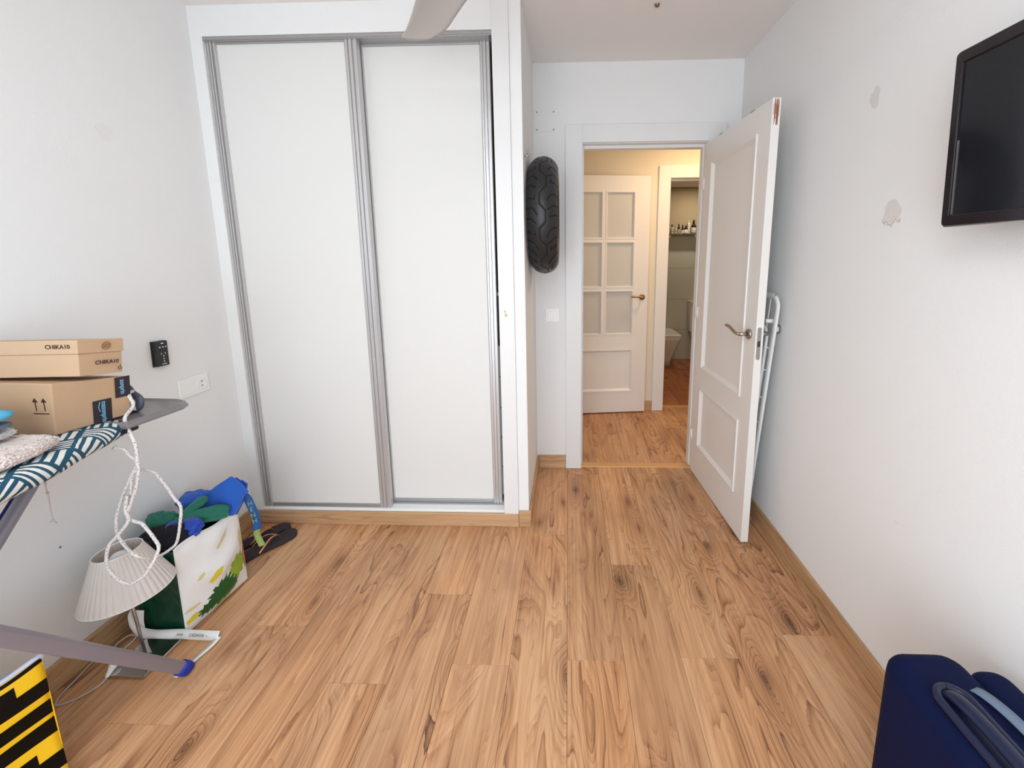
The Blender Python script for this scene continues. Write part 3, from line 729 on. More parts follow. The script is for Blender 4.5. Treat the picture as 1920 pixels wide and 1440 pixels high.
g = empty('remote_control', (XL, 1.63, 0.96), 'small black remote control fixed on the left wall above the socket', 'remote control')
frR = frame((XL, 1.6285, 1.0118), (0, 1, -0.035), (0, 0, 1))
v, f = polyplate(frR, rrect(0.057, 0.105, 0.003), 0.0, 0.006); mesh('wall_holder', v, f, M_BLACK, g, bevel=0.001)
v, f = polyplate(frR, rrect(0.054, 0.103, 0.003), 0.0062, 0.019); body = mesh('body', v, f, M_BLACK, g, bevel=0.002)
for a, b, ww in ((0.004, 0.042, 0.011), (-0.008, 0.027, 0.007), (0.006, 0.027, 0.007), (0.018, 0.027, 0.005), (-0.004, 0.000, 0.004), (0.013, 0.000, 0.004), (0.005, -0.010, 0.005), (0.005, -0.021, 0.005), (0.005, -0.032, 0.005)):
    v, f = polyplate(frR, rrect(ww, 0.0035, 0.001, 2, a, b), 0.0192, 0.0198); mesh('button', v, f, M_WPLAST, g)
v, f = polyplate(frR, rrect(0.020, 0.004, 0.0012, 2, 0.005, -0.043), 0.0192, 0.0196); mesh('marking', v, f, M_STEEL, g)
g = empty('door_stop', (XR, 2.004, 1.048), 'round white door stop on the right wall behind the airer', 'door stop')
lathe('base_plate', (XR, 2.004, 1.048), [(0.022, 0), (0.022, 0.006), (0.018, 0.009)], M_STEEL, g, 24, (-1, 0, 0))
lathe('bumper', (XR - 0.009, 2.004, 1.048), [(0.015, 0), (0.017, 0.006), (0.014, 0.012), (0.004, 0.014)], M_WPLAST, g, 24, (-1, 0, 0))

# ------------------------------------------------------------------ motorcycle tyre hung on the pier's side
def tyre():
    c = V((-0.1235, 2.300, 1.6055)); Ro, W = 0.300, 0.150
    t = empty('motorcycle_tyre', (c.x, c.y, c.z - Ro), 'black motorcycle tyre hanging in the niche beside the doorway', 'tyre')
    prof = []   # (x across, r)
    nT = 76
    for i in range(nT + 1):
        a = -1 + 2 * i / nT; th = a * math.radians(74)
        prof.append((W / 2 * math.sin(th) / math.sin(math.radians(74)), Ro - 0.058 * (1 - math.cos(th)) / (1 - math.cos(math.radians(74))) , a))
    U = 660; P = 11   # pitches round the tyre
    segs = []
    # groove strokes in (phase along circumference [0..1], across [-1..1]) for the two halves
    def chain(pts, w): 
        for i in range(len(pts) - 1): segs.append((pts[i], pts[i + 1], w))
    chain([(0.0, -0.10), (0.30, -0.10), (0.50, 0.22), (0.80, 0.22), (1.0, -0.10)], 0.0028)
    chain([(0.22, 0.28), (0.06, 0.42), (0.00, 0.62), (0.04, 0.98)], 0.0040)
    chain([(0.47, 0.30), (0.36, 0.55), (0.33, 0.75), (0.38, 1.0)], 0.0038)
    chain([(0.56, 0.46), (0.68, 0.42), (0.62, 0.66), (0.66, 1.0)], 0.0036)
    chain([(0.60, -0.22), (0.44, -0.40), (0.40, -0.66), (0.46, -0.98)], 0.0040)
    chain([(0.84, -0.30), (0.74, -0.50), (0.72, -0.75), (0.78, -1.0)], 0.0038)
    chain([(0.06, -0.36), (0.18, -0.34), (0.12, -0.62), (0.16, -1.0)], 0.0036)
    pl = 2 * PI * Ro / P; ws = W * 0.62
    def depth(u, a):
        ph = (u * P) % 1.0; best = 0
        for (p0, p1, w_) in segs:
            for sh in (-1, 0, 1):
                ax_, ay = (p0[0] + sh) * pl, p0[1] * ws; bx_, by = (p1[0] + sh) * pl, p1[1] * ws
                px, py = ph * pl, a * ws
                if px < min(ax_, bx_) - 0.006 or px > max(ax_, bx_) + 0.006: continue
                dx, dy = bx_ - ax_, by - ay; q = max(0, min(1, ((px - ax_) * dx + (py - ay) * dy) / (dx * dx + dy * dy)))
                d = math.hypot(px - ax_ - q * dx, py - ay - q * dy)
                if d < w_ * 1.2: best = max(best, min(1, (w_ * 1.2 - d) / (w_ * 0.5)))
        return best
    table = [[depth((i + 0.5) / U, pr[2]) for pr in prof] for i in range(U // P)]
    vs = []; full = prof
    side = [(W / 2, 0.225), (W / 2 - 0.006, 0.208), (W / 2 - 0.022, 0.207), (W / 2 - 0.022, 0.222), (W / 2 - 0.012, 0.240), (0.0, 0.288)]
    ringp = [(-x, r) for x, r in side[::-1]] + [(x, r) for x, r, a in prof] + [(x, r) for x, r in side[:-1]]
    off = len(side); nR = len(ringp)
    for i in range(U):
        th = 2 * PI * i / U; co, si = math.cos(th), math.sin(th); row = table[i % (U // P)]
        for j, (x, r) in enumerate(ringp):
            if off <= j < off + nT + 1: r -= 0.0032 * row[j - off]
            vs.append((c.x + x, c.y + r * co, c.z + r * si))
    fs = []
    for i in range(U):
        k = (i + 1) % U
        for j in range(nR):
            q = (j + 1) % nR; fs.append((i * nR + j, i * nR + q, k * nR + q, k * nR + j))
    fmi = [1 if (off <= j < off + nT and table[i % (U // P)][j - off] > 0.45) else 0 for i in range(U) for j in range(nR)]
    mesh('tread', vs, fs, [M_RUBBER, M_GROOVE_SHADE], t, smooth=True, fm=fmi)
    h = empty('wall_hook', (XW, 2.10, 1.83), 'small metal hook on the niche wall at the top of the tyre', 'hook')
    lathe('plate', (XW, 2.04, 1.855), [(0.011, 0), (0.011, 0.003)], M_STEEL, h, 16, (1, 0, 0))
    tube('prong', [(XW + 0.003, 2.04, 1.855), (XW + 0.016, 2.04, 1.855), (XW + 0.019, 2.04, 1.868)], 0.003, M_STEEL, h, 8)
tyre()

# ------------------------------------------------------------------ folded clothes airer behind the door
ar = empty('clothes_airer', (0.94, 2.28, 0.0), 'white folded clothes airer leaning behind the open bedroom door', 'drying rack')
topv, botv = V((0.966, 1.945, 1.205)), V((0.928, 2.035, 0.03))
frA = lambda s, z: botv.lerp(topv, z / 1.175) + V((0, 1, 0)) * s          # s along y away from the camera
pts = [frA(0, 0.06)] + [frA(0, 0.3), frA(0, 0.8), frA(0, 1.10), frA(0.012, 1.15), frA(0.04, 1.172), frA(0.08, 1.175), frA(0.40, 1.175), frA(0.45, 1.15), frA(0.46, 1.10), frA(0.46, 0.6), frA(0.46, 0.06)]
tube('outer_frame', spline(pts, 4), 0.011, M_WMET, ar, 12, flat=(0.014, 0.008, (1, 0, 0)))
pts = [frA(0.035, 0.18) + V((-0.012, 0, 0)), frA(0.035, 0.9) + V((-0.012, 0, 0)), frA(0.05, 1.0) + V((-0.012, 0, 0)), frA(0.10, 1.03) + V((-0.012, 0, 0)), frA(0.36, 1.03) + V((-0.012, 0, 0)), frA(0.41, 1.0) + V((-0.012, 0, 0)), frA(0.425, 0.9) + V((-0.012, 0, 0)), frA(0.425, 0.18) + V((-0.012, 0, 0))]
tube('folding_leg', spline(pts, 4), 0.007, M_WMET, ar, 10)
for k in range(8):
    s = 0.018 + k * 0.060
    tube('wire', [frA(s, 0.25), frA(s, 1.165)], 0.0030, M_WMET, ar, 6)
for z in (0.30, 0.55, 0.68, 0.82, 0.93):
    tube('cross_wire', [frA(0.01, z) + V((-0.004, 0, 0)), frA(0.45, z) + V((-0.004, 0, 0))], 0.0030, M_WMET, ar, 6)
for s in (0.0, 0.46):
    lathe('foot', frA(s, 0.0) - V((0, 0, 0.03)), [(0.012, 0), (0.014, 0.02), (0.009, 0.09)], M_WPLAST, ar, 12)
tube('joint_peg', [frA(0.035, 1.06) + V((-0.03, 0, 0)), frA(0.035, 1.06) + V((0.01, 0, 0))], 0.010, M_WPLAST, ar, 12)

# ------------------------------------------------------------------ ironing board
ZB = 0.930
ib = empty('ironing_board', (-1.36, 0.75, 0), 'ironing board with teal and white stroke-patterned cover and grey tube legs', 'ironing board')
RE = [(-0.10, -1.20), (0.0, -1.14), (0.2, -1.10), (0.45, -1.115), (0.6, -1.145), (0.741, -1.172), (0.803, -1.186), (0.882, -1.206), (0.98, -1.238), (1.047, -1.262), (1.13, -1.292)]
def rex(y_):
    for (a, xa), (b, xb) in zip(RE, RE[1:]):
        if y_ <= b: return xa + (xb - xa) * (y_ - a) / (b - a)
    return RE[-1][1]
def lex(y_): return -1.60 + 0.03 * max(0, (0.4 - y_))
prof = []   # cross-section from left underside over the top to right underside: (kind, offset, z)
for k in range(7):
    a = PI * k / 6; prof.append(('L', 0.017 - 0.017 * math.sin(a), ZB - 0.034 + 0.017 - 0.017 * math.cos(a)))
prof = [('L', 0.06, ZB - 0.036)] + prof
for u in (0.2, 0.4, 0.6, 0.8): prof.append(('M', u, ZB))
for k in range(9):
    a = PI * k / 8; prof.append(('R', -0.024 + 0.024 * math.sin(a), ZB - 0.024 + 0.024 * math.cos(a)))
prof.append(('R', -0.07, ZB - 0.050))
vs, uvs = [], []
ny = 48
for j in range(ny + 1):
    y_ = -0.10 + 1.225 * j / ny; xl, xr = lex(y_), rex(y_); s_ = 0; last = None
    for k, o_, z in prof:
        x = xl + o_ if k == 'L' else (xr + o_ if k == 'R' else (xl + 0.05) + (xr - 0.05 - xl - 0.05) * o_)
        if last: s_ += math.hypot(x - last[0], z - last[1])
        last = (x, z); vs.append((x, y_, z + 0.0015 * math.sin(y_ * 40 + x * 25))); uvs.append((y_, s_ + 0.25))
np_ = len(prof)
fs = [(j * np_ + i, j * np_ + i + 1, (j + 1) * np_ + i + 1, (j + 1) * np_ + i) for j in range(ny) for i in range(np_ - 1)]
fs += [tuple(range(np_)), tuple(ny * np_ + i for i in range(np_))]
mesh('cover', vs, fs, M_COVER, ib, smooth=True, uvs=uvs)
box('board_end', (-1.585, 1.10, ZB - 0.036), (-1.275, 1.145, ZB - 0.012), M_BLACK, ib, bevel=0.006)
# metal iron rest: shallow tray with a stepped rim
out = [(-1.262, 1.100), (-1.247, 1.262), (-1.262, 1.296), (-1.300, 1.312), (-1.600, 1.325), (-1.600, 1.100)]
def ring_(k, z): 
    cx, cy = -1.43, 1.21; return [(cx + (x - cx) * k, cy + (y_ - cy) * k, z) for x, y_ in out]
rs = [ring_(0.96, ZB - 0.020), ring_(1.0, ZB - 0.018), ring_(1.0, ZB - 0.010), ring_(0.975, ZB - 0.008), ring_(0.965, ZB + 0.001), ring_(0.93, ZB + 0.001), ring_(0.91, ZB - 0.004), ring_(0.05, ZB - 0.004)]
vs = [p for r_ in rs for p in r_]; n_ = 6
fs = [(a * n_ + i, a * n_ + (i + 1) % n_, (a + 1) * n_ + (i + 1) % n_, (a + 1) * n_ + i) for a in range(len(rs) - 1) for i in range(n_)]; fs += [tuple(range(6)), tuple(range(42, 48))]
mesh('iron_rest', vs, fs, M_TRAY, ib, bevel=0.003)
def leg(name, a, b, hw, hh, side, mat, parent):
    """rounded rectangular tube from a to b"""
    a, b = V(a), V(b); d = (b - a).normalized(); e = V(side).normalized(); e = (e - d * e.dot(d)).normalized(); n2 = d.cross(e)
    sec = rrect(hw * 2, hh * 2, min(hw, hh) * 0.8, 4); k = len(sec)
    vs = [p + e * x + n2 * y_ for p in (a, b) for x, y_ in sec]
    fs = [tuple(range(k)), tuple(range(k, 2 * k))] + [(i, (i + 1) % k, (i + 1) % k + k, i + k) for i in range(k)]
    o = mesh(name, vs, fs, mat, parent, smooth=True); sharp(o, 50); return o
la, lb = V((-1.385, 1.035, 0.868)), V((-1.30, 0.10, 0.02))
# leg falling towards the camera
dA = V((-1.355, 0.862, 0.742)) - V((-1.372, 0.970, 0.850)); dA.normalize()
A0 = V((-1.372, 0.970, 0.850)) - dA * 0.04; A1 = A0 + dA * ((A0.z - 0.03) / -dA.z)
leg('leg', A0, A1, 0.0165, 0.011, (1, -0.25, 0), M_LEG, ib)
nv = (A1 - A0).cross(V((1, -0.25, 0))).normalized()
sh = V((-0.017, 0.003, 0))
leg('leg_trim', A0 + sh * 1.25, A0 + sh * 1.25 + (A1 - A0) * 0.99, 0.004, 0.010, (1, -0.25, 0), M_LEGN, ib)
# leg rising towards the camera from its blue foot
B0, B1 = V((-1.289, 1.172, 0.026)), V((-1.252, 0.762, 0.574)); dB = (B1 - B0); B2 = B0 + dB * ((0.88 - B0.z) / dB.z)
leg('leg', B0 + dB * 0.01, B2, 0.0185, 0.010, (0.3, 0.75, 0.56), M_LEG, ib)
dBn = dB.normalized()
e_ = V((0.3, 0.75, 0.56)); e_ = (e_ - dBn * e_.dot(dBn)).normalized(); n2 = dBn.cross(e_)
vs = []
for k, (t, s) in enumerate([(0.034, 1.10), (0.006, 1.10), (-0.010, 1.0), (-0.020, 0.62)]):
    vs += [B0 + dBn * t + e_ * x * s + n2 * y_ * s for x, y_ in rrect(0.040, 0.026, 0.011, 4)]
k_ = 20; vs = vs; n_ = len(rrect(1, 1, .1, 4))
fs = [(a * n_ + i, a * n_ + (i + 1) % n_, (a + 1) * n_ + (i + 1) % n_, (a + 1) * n_ + i) for a in range(3) for i in range(n_)] + [tuple(range(n_)), tuple(range(3 * n_, 4 * n_))]
mesh('rubber_foot', vs, fs, M_CAP, ib, smooth=True)
# frayed drawstring hanging under the cover
ds = Geo(); ds.tube(spline([(-1.372, 0.985, 0.875), (-1.375, 0.983, 0.83), (-1.378, 0.98, 0.80), (-1.376, 0.98, 0.775), (-1.378, 0.98, 0.735), (-1.376, 0.98, 0.705), (-1.368, 0.98, 0.698)], 4), 0.0014, 6)
ds.tube(spline([(-1.372, 0.985, 0.875), (-1.383, 0.983, 0.84), (-1.378, 0.98, 0.80)], 4), 0.0011, 6); ds.lathe((-1.377, 0.98, 0.780), [(0.001, 0), (0.004, 0.004), (0.001, 0.009)], 8)
ds.tube([(-1.377, 0.98, 0.712), (-1.385, 0.98, 0.699)], 0.001, 6)
ds.build('drawstring', M_PALEC, ib)

# ------------------------------------------------------------------ cardboard parcel
def hexa(P): return [tuple(p) for p in P]
pa = V((-1.358, 1.007, 0.9325)); pb = V((-1.322, 1.170, 0.926)); pl2 = V((-1.655, 1.018, 0.9325)); HA, HBx = 0.143, 0.124
pc = empty('cardboard_parcel', ((pa.x + pl2.x) / 2, 1.08, 0.93), 'brown cardboard parcel with black parcel tape under the shoe box', 'box')
pd = pl2 + (pb - pa)
TP = V((0.016, 0, 0))
top = [pl2 + V((0, 0, HA)) + TP, pa + V((0, 0, HA)) + TP, pb + V((0, 0, HBx)) + TP * 0.6, pd + V((0, 0, HBx)) + TP]
botm = [pl2, pa, V((pb.x, pb.y, 0.9325)), V((pd.x, pd.y, 0.9325))]
mesh('carton', botm + top, BF, M_KRAFT2, pc, bevel=0.003, seg=3)
fR = frame(pa, pb - pa, V((0, 0, 1)) + TP * 6); LR = (pb - pa).length
nrm = lambda fr: fr(0, 0, 1) - fr(0, 0, 0)
def face(name, a0, a1, b0, b1, mat, fr, par, z=0.0006): 
    g = Geo(); g.fbox(fr, (a0, b0, 0.0001), (a1, b1, z)); return g.build(name, mat, par)
t1 = face('parcel_tape', LR * 0.47, LR * 0.72, -0.001, 0.070, M_TAPE, fR, pc, 0.0008)
t2 = face('parcel_tape', LR * 0.78, LR * 1.0 - 0.001, 0.065, 0.1265, M_TAPE, fR, pc, 0.0008)
text('lettering', 'mazonprin', 0.0165, fR, M_CYAN, t1, LR * 0.615, 0.034, -PI / 2, 0.0009, ext=0.0002, bold=0.0002, xs=0.88)
text('lettering', 'zonprin', 0.0165, fR, M_CYAN, t2, LR * 0.885, 0.096, -PI / 2, 0.0009, ext=0.0002, bold=0.0002, xs=0.88)
g = Geo(); g.tube(spline([fR(LR * 0.565, 0.064, 0.001), fR(LR * 0.545, 0.050, 0.001), fR(LR * 0.562, 0.036, 0.001)], 5), 0.0008, 6); g.build('smile_arc', M_CYAN, t1)
fL = frame(pa + TP * 0.5, pa - pl2, (0, 0, 1))
g = Geo()
for cx in (-0.047, -0.022):
    g.fbox(fL, (cx - 0.0012, 0.068, 0.0001), (cx + 0.0012, 0.096, 0.0007))
    v, f = polyplate(fL, [(cx - 0.008, 0.092), (cx + 0.008, 0.092), (cx, 0.103)], 0.0001, 0.0007); g.add(v, f)
g.fbox(fL, (-0.057, 0.0595, 0.0001), (-0.012, 0.0620, 0.0007))
g.build('upright_arrows', M_INK, pc)
# shoe box
sa = V((-1.316, 1.052, 1.082)); sb = V((-1.312, 1.157, 1.067)); sl = V((-1.650, 1.035, 1.079))
sb_ = empty('shoe_box', ((sa.x + sl.x) / 2, 1.12, 1.075), 'kraft shoe box with lid on top of the taped parcel', 'box')
sd = sl + (sb - sa)
HS = 0.062; TS = V((0.008, 0, 0))
up = V((0, 0, 1))
mesh('box_base', [sl, sa, sb, sd] + [p + up * HS + TS for p in (sl, sa, sb, sd)], BF, M_KRAFT, sb_, bevel=0.0015)
ex = (sa - sl).normalized(); ey = (sb - sa).normalized(); o3 = 0.003
lid0 = [sl - ex * o3 - ey * o3, sa + ex * o3 - ey * o3, sb + ex * o3 + ey * o3, sd - ex * o3 + ey * o3]
lid = mesh('lid', [p + up * 0.0622 + TS for p in lid0] + [p + up * 0.100 + TS * 1.6 for p in lid0], BF, M_KRAFT, sb_, bevel=0.0015)
fE = frame(sa + TS * 0.55 + V((0.001, 0, 0)), sb - sa, up + TS * 1.5 / 0.1); LE_ = (sb - sa).length
fE2 = frame(lid0[1] + V((0.001, 0, 0)), sb - sa, up + TS * 16); fS2 = frame(lid0[1] + TS * 1.2, sa - sl, up)
text('lettering', 'CHIKA10', 0.0155, fE, M_INK, sb_, LE_ * 0.55, 0.034, 0.0, 0.0004, ext=0.0002, bold=0.0003, xs=0.95)
text('lettering', 'CHIKA10', 0.0155, fS2, M_INK, lid, -0.050, 0.082, 0.0, 0.0006, ext=0.0002, bold=0.0003, xs=1.05)
g = Geo()
cx, cz = LE_ * 0.52, 0.0815
g.tube([fE2(cx + 0.0105 * math.cos(a), cz + 0.0105 * math.sin(a), 0.0006) for a in [2 * PI * i / 20 for i in range(21)]], 0.0009, 5)
for k in (-0.006, -0.002, 0.002, 0.006):
    g.tube([fE2(cx + k - 0.002, cz - 0.006, 0.0006), fE2(cx + k + 0.002, cz + 0.006, 0.0006)], 0.0008, 5)
g.build('round_emblem', M_INK2, lid)
g = Geo(); cx, cz = LE_ * 0.88, 0.008
g.tube([fE(cx + 0.005 * math.cos(a), cz + 0.0055 + 0.005 * math.sin(a), 0.0005) for a in [0.3 - 4.6 * i / 14 for i in range(15)]], 0.0008, 5)
g.tube([fE(cx, cz + 0.014, 0.0005), fE(cx, cz + 0.005, 0.0005)], 0.0009, 5)
g.build('recycling_mark', M_INK, sb_)

# ------------------------------------------------------------------ towels and cloths on the board
def folded(name, x0, x1, y0, y1, z0, z1, mat, label, layers=2, fuzz=0.0, seed=0, tip=0.0):
    """folded cloth: stacked layers joined by a rounded fold on the +x side"""
    vs = []; nu, nv = 26, 20
    def fn(u, v_):
        a = 2 * PI * v_; h = (z1 - z0) / 2
        cx = (x0 + x1) / 2; hw = (x1 - x0) / 2
        x = cx + hw * math.copysign(abs(math.cos(a)) ** 0.32, math.cos(a))
        z = z0 + h + h * math.copysign(abs(math.sin(a)) ** 0.55, math.sin(a)) * (1 - 0.16 * (2 * u - 1) ** 4)
        y_ = y0 + (y1 - y0) * u
        x += 0.006 * math.sin(u * 9 + seed) - tip * (2 * u - 1) ** 4 * (1 if x > cx else 0)
        p = V((x, y_, z))
        q = noise.noise(p * 22 + V((seed, 0, 0))) * 0.0035
        p.z += q if z > z0 + h else 0
        if fuzz: p += V((noise.noise(p * 420), noise.noise(p * 430 + V((5, 0, 0))), abs(noise.noise(p * 440 + V((9, 0, 0)))))) * fuzz
        return p
    if fuzz: nu, nv = 230, 190
    vs, fs = grid(nu, nv, fn)
    fs += [tuple(j * (nu + 1) for j in range(nv + 1)), tuple(j * (nu + 1) + nu for j in range(nv + 1))]
    o = mesh(name, vs, fs, mat, None, smooth=True); tag(o, label[0], label[1]); return o
folded('bath_mat', -1.57, -1.232, 0.42, 0.948, ZB + 0.0025, ZB + 0.034, M_TOWEL, ('fluffy beige bath mat lying at the front of the ironing board', 'bath mat'), fuzz=0.0042, seed=1, tip=0.035)
folded('folded_towel', -1.56, -1.318, 0.50, 0.925, ZB + 0.040, ZB + 0.060, M_TOWELW, ('folded white terry towel between beige mat and blue cloths', 'towel'), fuzz=0.0036, seed=2, tip=0.02)
folded('folded_cloth', -1.56, -1.312, 0.52, 0.915, ZB + 0.0665, ZB + 0.0815, M_GREYB, ('folded grey-blue cloth under the bright blue one', 'cloth'), seed=3, tip=0.02)
folded('folded_cloth', -1.56, -1.306, 0.52, 0.918, ZB + 0.0865, ZB + 0.112, M_SKY, ('folded sky-blue cloth on top of the stack beside the parcel', 'cloth'), seed=5, tip=0.03)

# ------------------------------------------------------------------ iron with its braided cord
ir = empty('steam_iron', (-1.43, 1.235, ZB), 'white steam iron with slate handle and long braided cord on metal rest', 'iron')
def sole(k, z, dx=0):
    pts = [(-1.325, 1.19), (-1.325, 1.28), (-1.42, 1.286), (-1.50, 1.268), (-1.565, 1.240), (-1.578, 1.235), (-1.565, 1.228), (-1.50, 1.200), (-1.42, 1.184)]
    cx, cy = -1.42, 1.235; return [(cx + (x - cx) * k + dx - (cy + (y_ - cy) * k - 1.19) * 0.8, cy + (y_ - cy) * k, z) for x, y_ in pts]
def loft(rings):
    n_ = len(rings[0]); vs = [p for r_ in rings for p in r_]
    return vs, [(a * n_ + i, a * n_ + (i + 1) % n_, (a + 1) * n_ + (i + 1) % n_, (a + 1) * n_ + i) for a in range(len(rings) - 1) for i in range(n_)] + [tuple(range(n_)), tuple((len(rings) - 1) * n_ + i for i in range(n_))]
v, f = loft([sole(1, ZB - 0.0005), sole(1, ZB + 0.004)]); mesh('soleplate', v, f, M_STEEL, ir)
v, f = loft([sole(0.97, ZB + 0.0042), sole(0.95, ZB + 0.018), sole(0.85, ZB + 0.035, 0.008), sole(0.62, ZB + 0.046, 0.025)]); o = mesh('body', v, f, M_WPLAST, ir, smooth=True, sub=0); sharp(o, 40)
tube('handle', spline([(-1.345, 1.200, ZB + 0.008), (-1.328, 1.200, ZB + 0.014), (-1.324, 1.202, ZB + 0.030), (-1.330, 1.204, ZB + 0.040), (-1.355, 1.21, ZB + 0.052), (-1.38, 1.22, ZB + 0.068), (-1.45, 1.235, ZB + 0.080), (-1.50, 1.235, ZB + 0.065), (-1.52, 1.235, ZB + 0.03)], 5), 0.011, M_IRONG, ir, 12, flat=(0.012, 0.007, (0, 1, 0)))
v, f = loft([[(-1.42, 1.20, ZB + 0.030), (-1.35, 1.205, ZB + 0.020), (-1.39, 1.255, ZB + 0.020), (-1.45, 1.255, ZB + 0.030)], [(-1.42, 1.215, ZB + 0.050), (-1.366, 1.212, ZB + 0.034), (-1.392, 1.245, ZB + 0.034), (-1.44, 1.245, ZB + 0.050)]]); mesh('water_tank', v, f, M_WPLAST, ir, bevel=0.004)
c1 = [(-1.34, 1.20, 0.992), (-1.320, 1.17, 0.992), (-1.299, 1.158, 0.962), (-1.287, 1.120, 0.940), (-1.280, 1.115, 0.915), (-1.262, 1.112, 0.86), (-1.262, 1.11, 0.812), (-1.264, 1.11, 0.778), (-1.28, 1.11, 0.726), (-1.301, 1.11, 0.682), (-1.318, 1.11, 0.647), (-1.319, 1.11, 0.624), (-1.303, 1.11, 0.614), (-1.283, 1.11, 0.607), (-1.266, 1.11, 0.582), (-1.247, 1.105, 0.561), (-1.232, 1.10, 0.541), (-1.232, 1.092, 0.52), (-1.246, 1.083, 0.489), (-1.27, 1.078, 0.457), (-1.313, 1.074, 0.434), (-1.346, 1.072, 0.45), (-1.365, 1.070, 0.487), (-1.367, 1.072, 0.522), (-1.36, 1.079, 0.557), (-1.348, 1.086, 0.573), (-1.328, 1.093, 0.597), (-1.311, 1.10, 0.625), (-1.320, 1.105, 0.655), (-1.312, 1.11, 0.70)]
c3 = [(-1.300, 1.085, 0.862), (-1.294, 1.105, 0.850), (-1.285, 1.112, 0.826), (-1.277, 1.12, 0.798), (-1.297, 1.12, 0.762), (-1.325, 1.12, 0.715), (-1.357, 1.12, 0.654), (-1.362, 1.109, 0.61), (-1.34, 1.09, 0.581), (-1.302, 1.072, 0.559), (-1.253, 1.053, 0.546), (-1.254, 1.085, 0.511), (-1.266, 1.125, 0.486), (-1.267, 1.165, 0.481), (-1.263, 1.185, 0.492), (-1.248, 1.19, 0.553), (-1.242, 1.195, 0.608), (-1.259, 1.195, 0.639), (-1.271, 1.189, 0.682), (-1.279, 1.169, 0.739), (-1.282, 1.148, 0.761), (-1.282, 1.126, 0.771), (-1.295, 1.12, 0.762), (-1.306, 1.12, 0.726), (-1.322, 1.12, 0.665), (-1.335, 1.12, 0.635)]
def rope(g, pts, r, pitch=0.013):
    P_ = spline(pts, 14); s = 0; n = 12; vs, fs, ms = [], [], []; up_ = None
    for i, p in enumerate(P_):
        d = (P_[min(i + 1, len(P_) - 1)] - P_[max(i - 1, 0)]).normalized()
        if i: s += (p - P_[i - 1]).length
        if up_ is None: up_ = V((0, 1, 0)) if abs(d.y) < 0.9 else V((1, 0, 0))
        e = d.cross(up_).normalized(); gq = e.cross(d).normalized(); up_ = gq; ph = 2 * PI * s / pitch
        for k in range(n):
            t = 2 * PI * k / n; rr = r * (0.86 + 0.20 * abs(math.cos(t - ph / 2)))
            vs.append(p + e * math.cos(t) * rr + gq * math.sin(t) * rr)
    L_ = len(P_)
    for j in range(L_ - 1):
        for i in range(n):
            k = (i + 1) % n; fs.append((j * n + i, j * n + k, (j + 1) * n + k, (j + 1) * n + i)); ms.append(1 if (i * 5 + j * 3) % 17 == 0 else 0)
    o_ = len(g.v); g.v += vs; g.f += [tuple(q + o_ for q in f_) for f_ in fs]; g.m += ms
g = Geo(); rope(g, c1, 0.0046); rope(g, c3, 0.0042); g.build('power_cord', [M_CORD, M_CORDG], ir, smooth=True)

# ------------------------------------------------------------------ table lamp on the floor
lm = empty('table_lamp', (-1.49, 1.225, 0), 'table lamp with pleated beige shade and chrome base on the floor', 'lamp')
box('base', (-1.556, 1.150, 0.003), (-1.422, 1.292, 0.014), M_CHROME, lm, bevel=0.0025)
ctr = V((-1.492, 1.213, 0.283)); axs = V((-0.08, 0.0, 1)).normalized()
tube('pole', [(-1.486, 1.222, 0.014), ctr + axs * 0.045], 0.0048, M_STEEL, lm, 12)
lathe('lamp_holder', ctr + axs * 0.03, [(0.012, 0), (0.016, 0.005), (0.016, 0.045), (0.012, 0.05)], M_WPLAST, lm, 16, axs)
lathe('light_bulb', ctr + axs * 0.081, [(0.012, 0), (0.020, 0.012), (0.030, 0.028), (0.031, 0.038), (0.026, 0.052), (0.014, 0.062), (0.002, 0.065)], M_BULB, lm, 20, axs)
e, gq, a_ = basis(axs); e, gq = e, gq
npl = 44; vs, fs = [], []; nh = 6
for j in range(nh + 1):
    h = 0.152 * j / nh; R0 = 0.120 + (0.060 - 0.120) * j / nh
    for i in range(npl * 4):
        t = 2 * PI * i / (npl * 4); pz = (i % 4); rr = R0 + (0.0026 if pz in (0, 1) else 0.0) * (R0 / 0.12)
        tw = t + (0.012 if pz == 2 else 0)
        vs.append(ctr + a_ * h + (e * math.cos(tw) + gq * math.sin(tw)) * rr)
n_ = npl * 4
fs = [(j * n_ + i, j * n_ + (i + 1) % n_, (j + 1) * n_ + (i + 1) % n_, (j + 1) * n_ + i) for j in range(nh) for i in range(n_)]
shd = mesh('lamp_shade', vs, fs, M_SHADE, lm, solid=0.0012)
for R0, h in ((0.1215, 0.0), (0.0615, 0.152)):
    tube('hem', [ctr + a_ * h + (e * math.cos(t) + gq * math.sin(t)) * R0 for t in [2 * PI * i / 60 for i in range(61)]], 0.0018, M_BAGW, shd, 8)
g = Geo()
for k in range(3):
    t = 2 * PI * k / 3 + 0.5; g.tube([ctr + a_ * 0.078, ctr + a_ * 0.150 + (e * math.cos(t) + gq * math.sin(t)) * 0.059], 0.0012, 6)
g.build('shade_carrier', M_WMET, lm)
cordp = [(-1.556, 1.27, 0.006), (-1.585, 1.30, 0.005), (-1.622, 1.295, 0.02), (-1.64, 1.262, 0.012), (-1.612, 1.235, 0.006), (-1.588, 1.268, 0.018), (-1.600, 1.302, 0.02), (-1.635, 1.30, 0.012), (-1.650, 1.27, 0.006), (-1.625, 1.245, 0.012), (-1.655, 1.235, 0.004), (-1.662, 1.20, 0.004), (-1.650, 1.14, 0.003), (-1.640, 1.09, 0.003), (-1.615, 1.062, 0.003), (-1.575, 1.085, 0.003), (-1.548, 1.120, 0.006), (-1.540, 1.142, 0.014)]
tube('power_cord', spline(cordp, 8), 0.0026, M_PALEC, lm, 8)
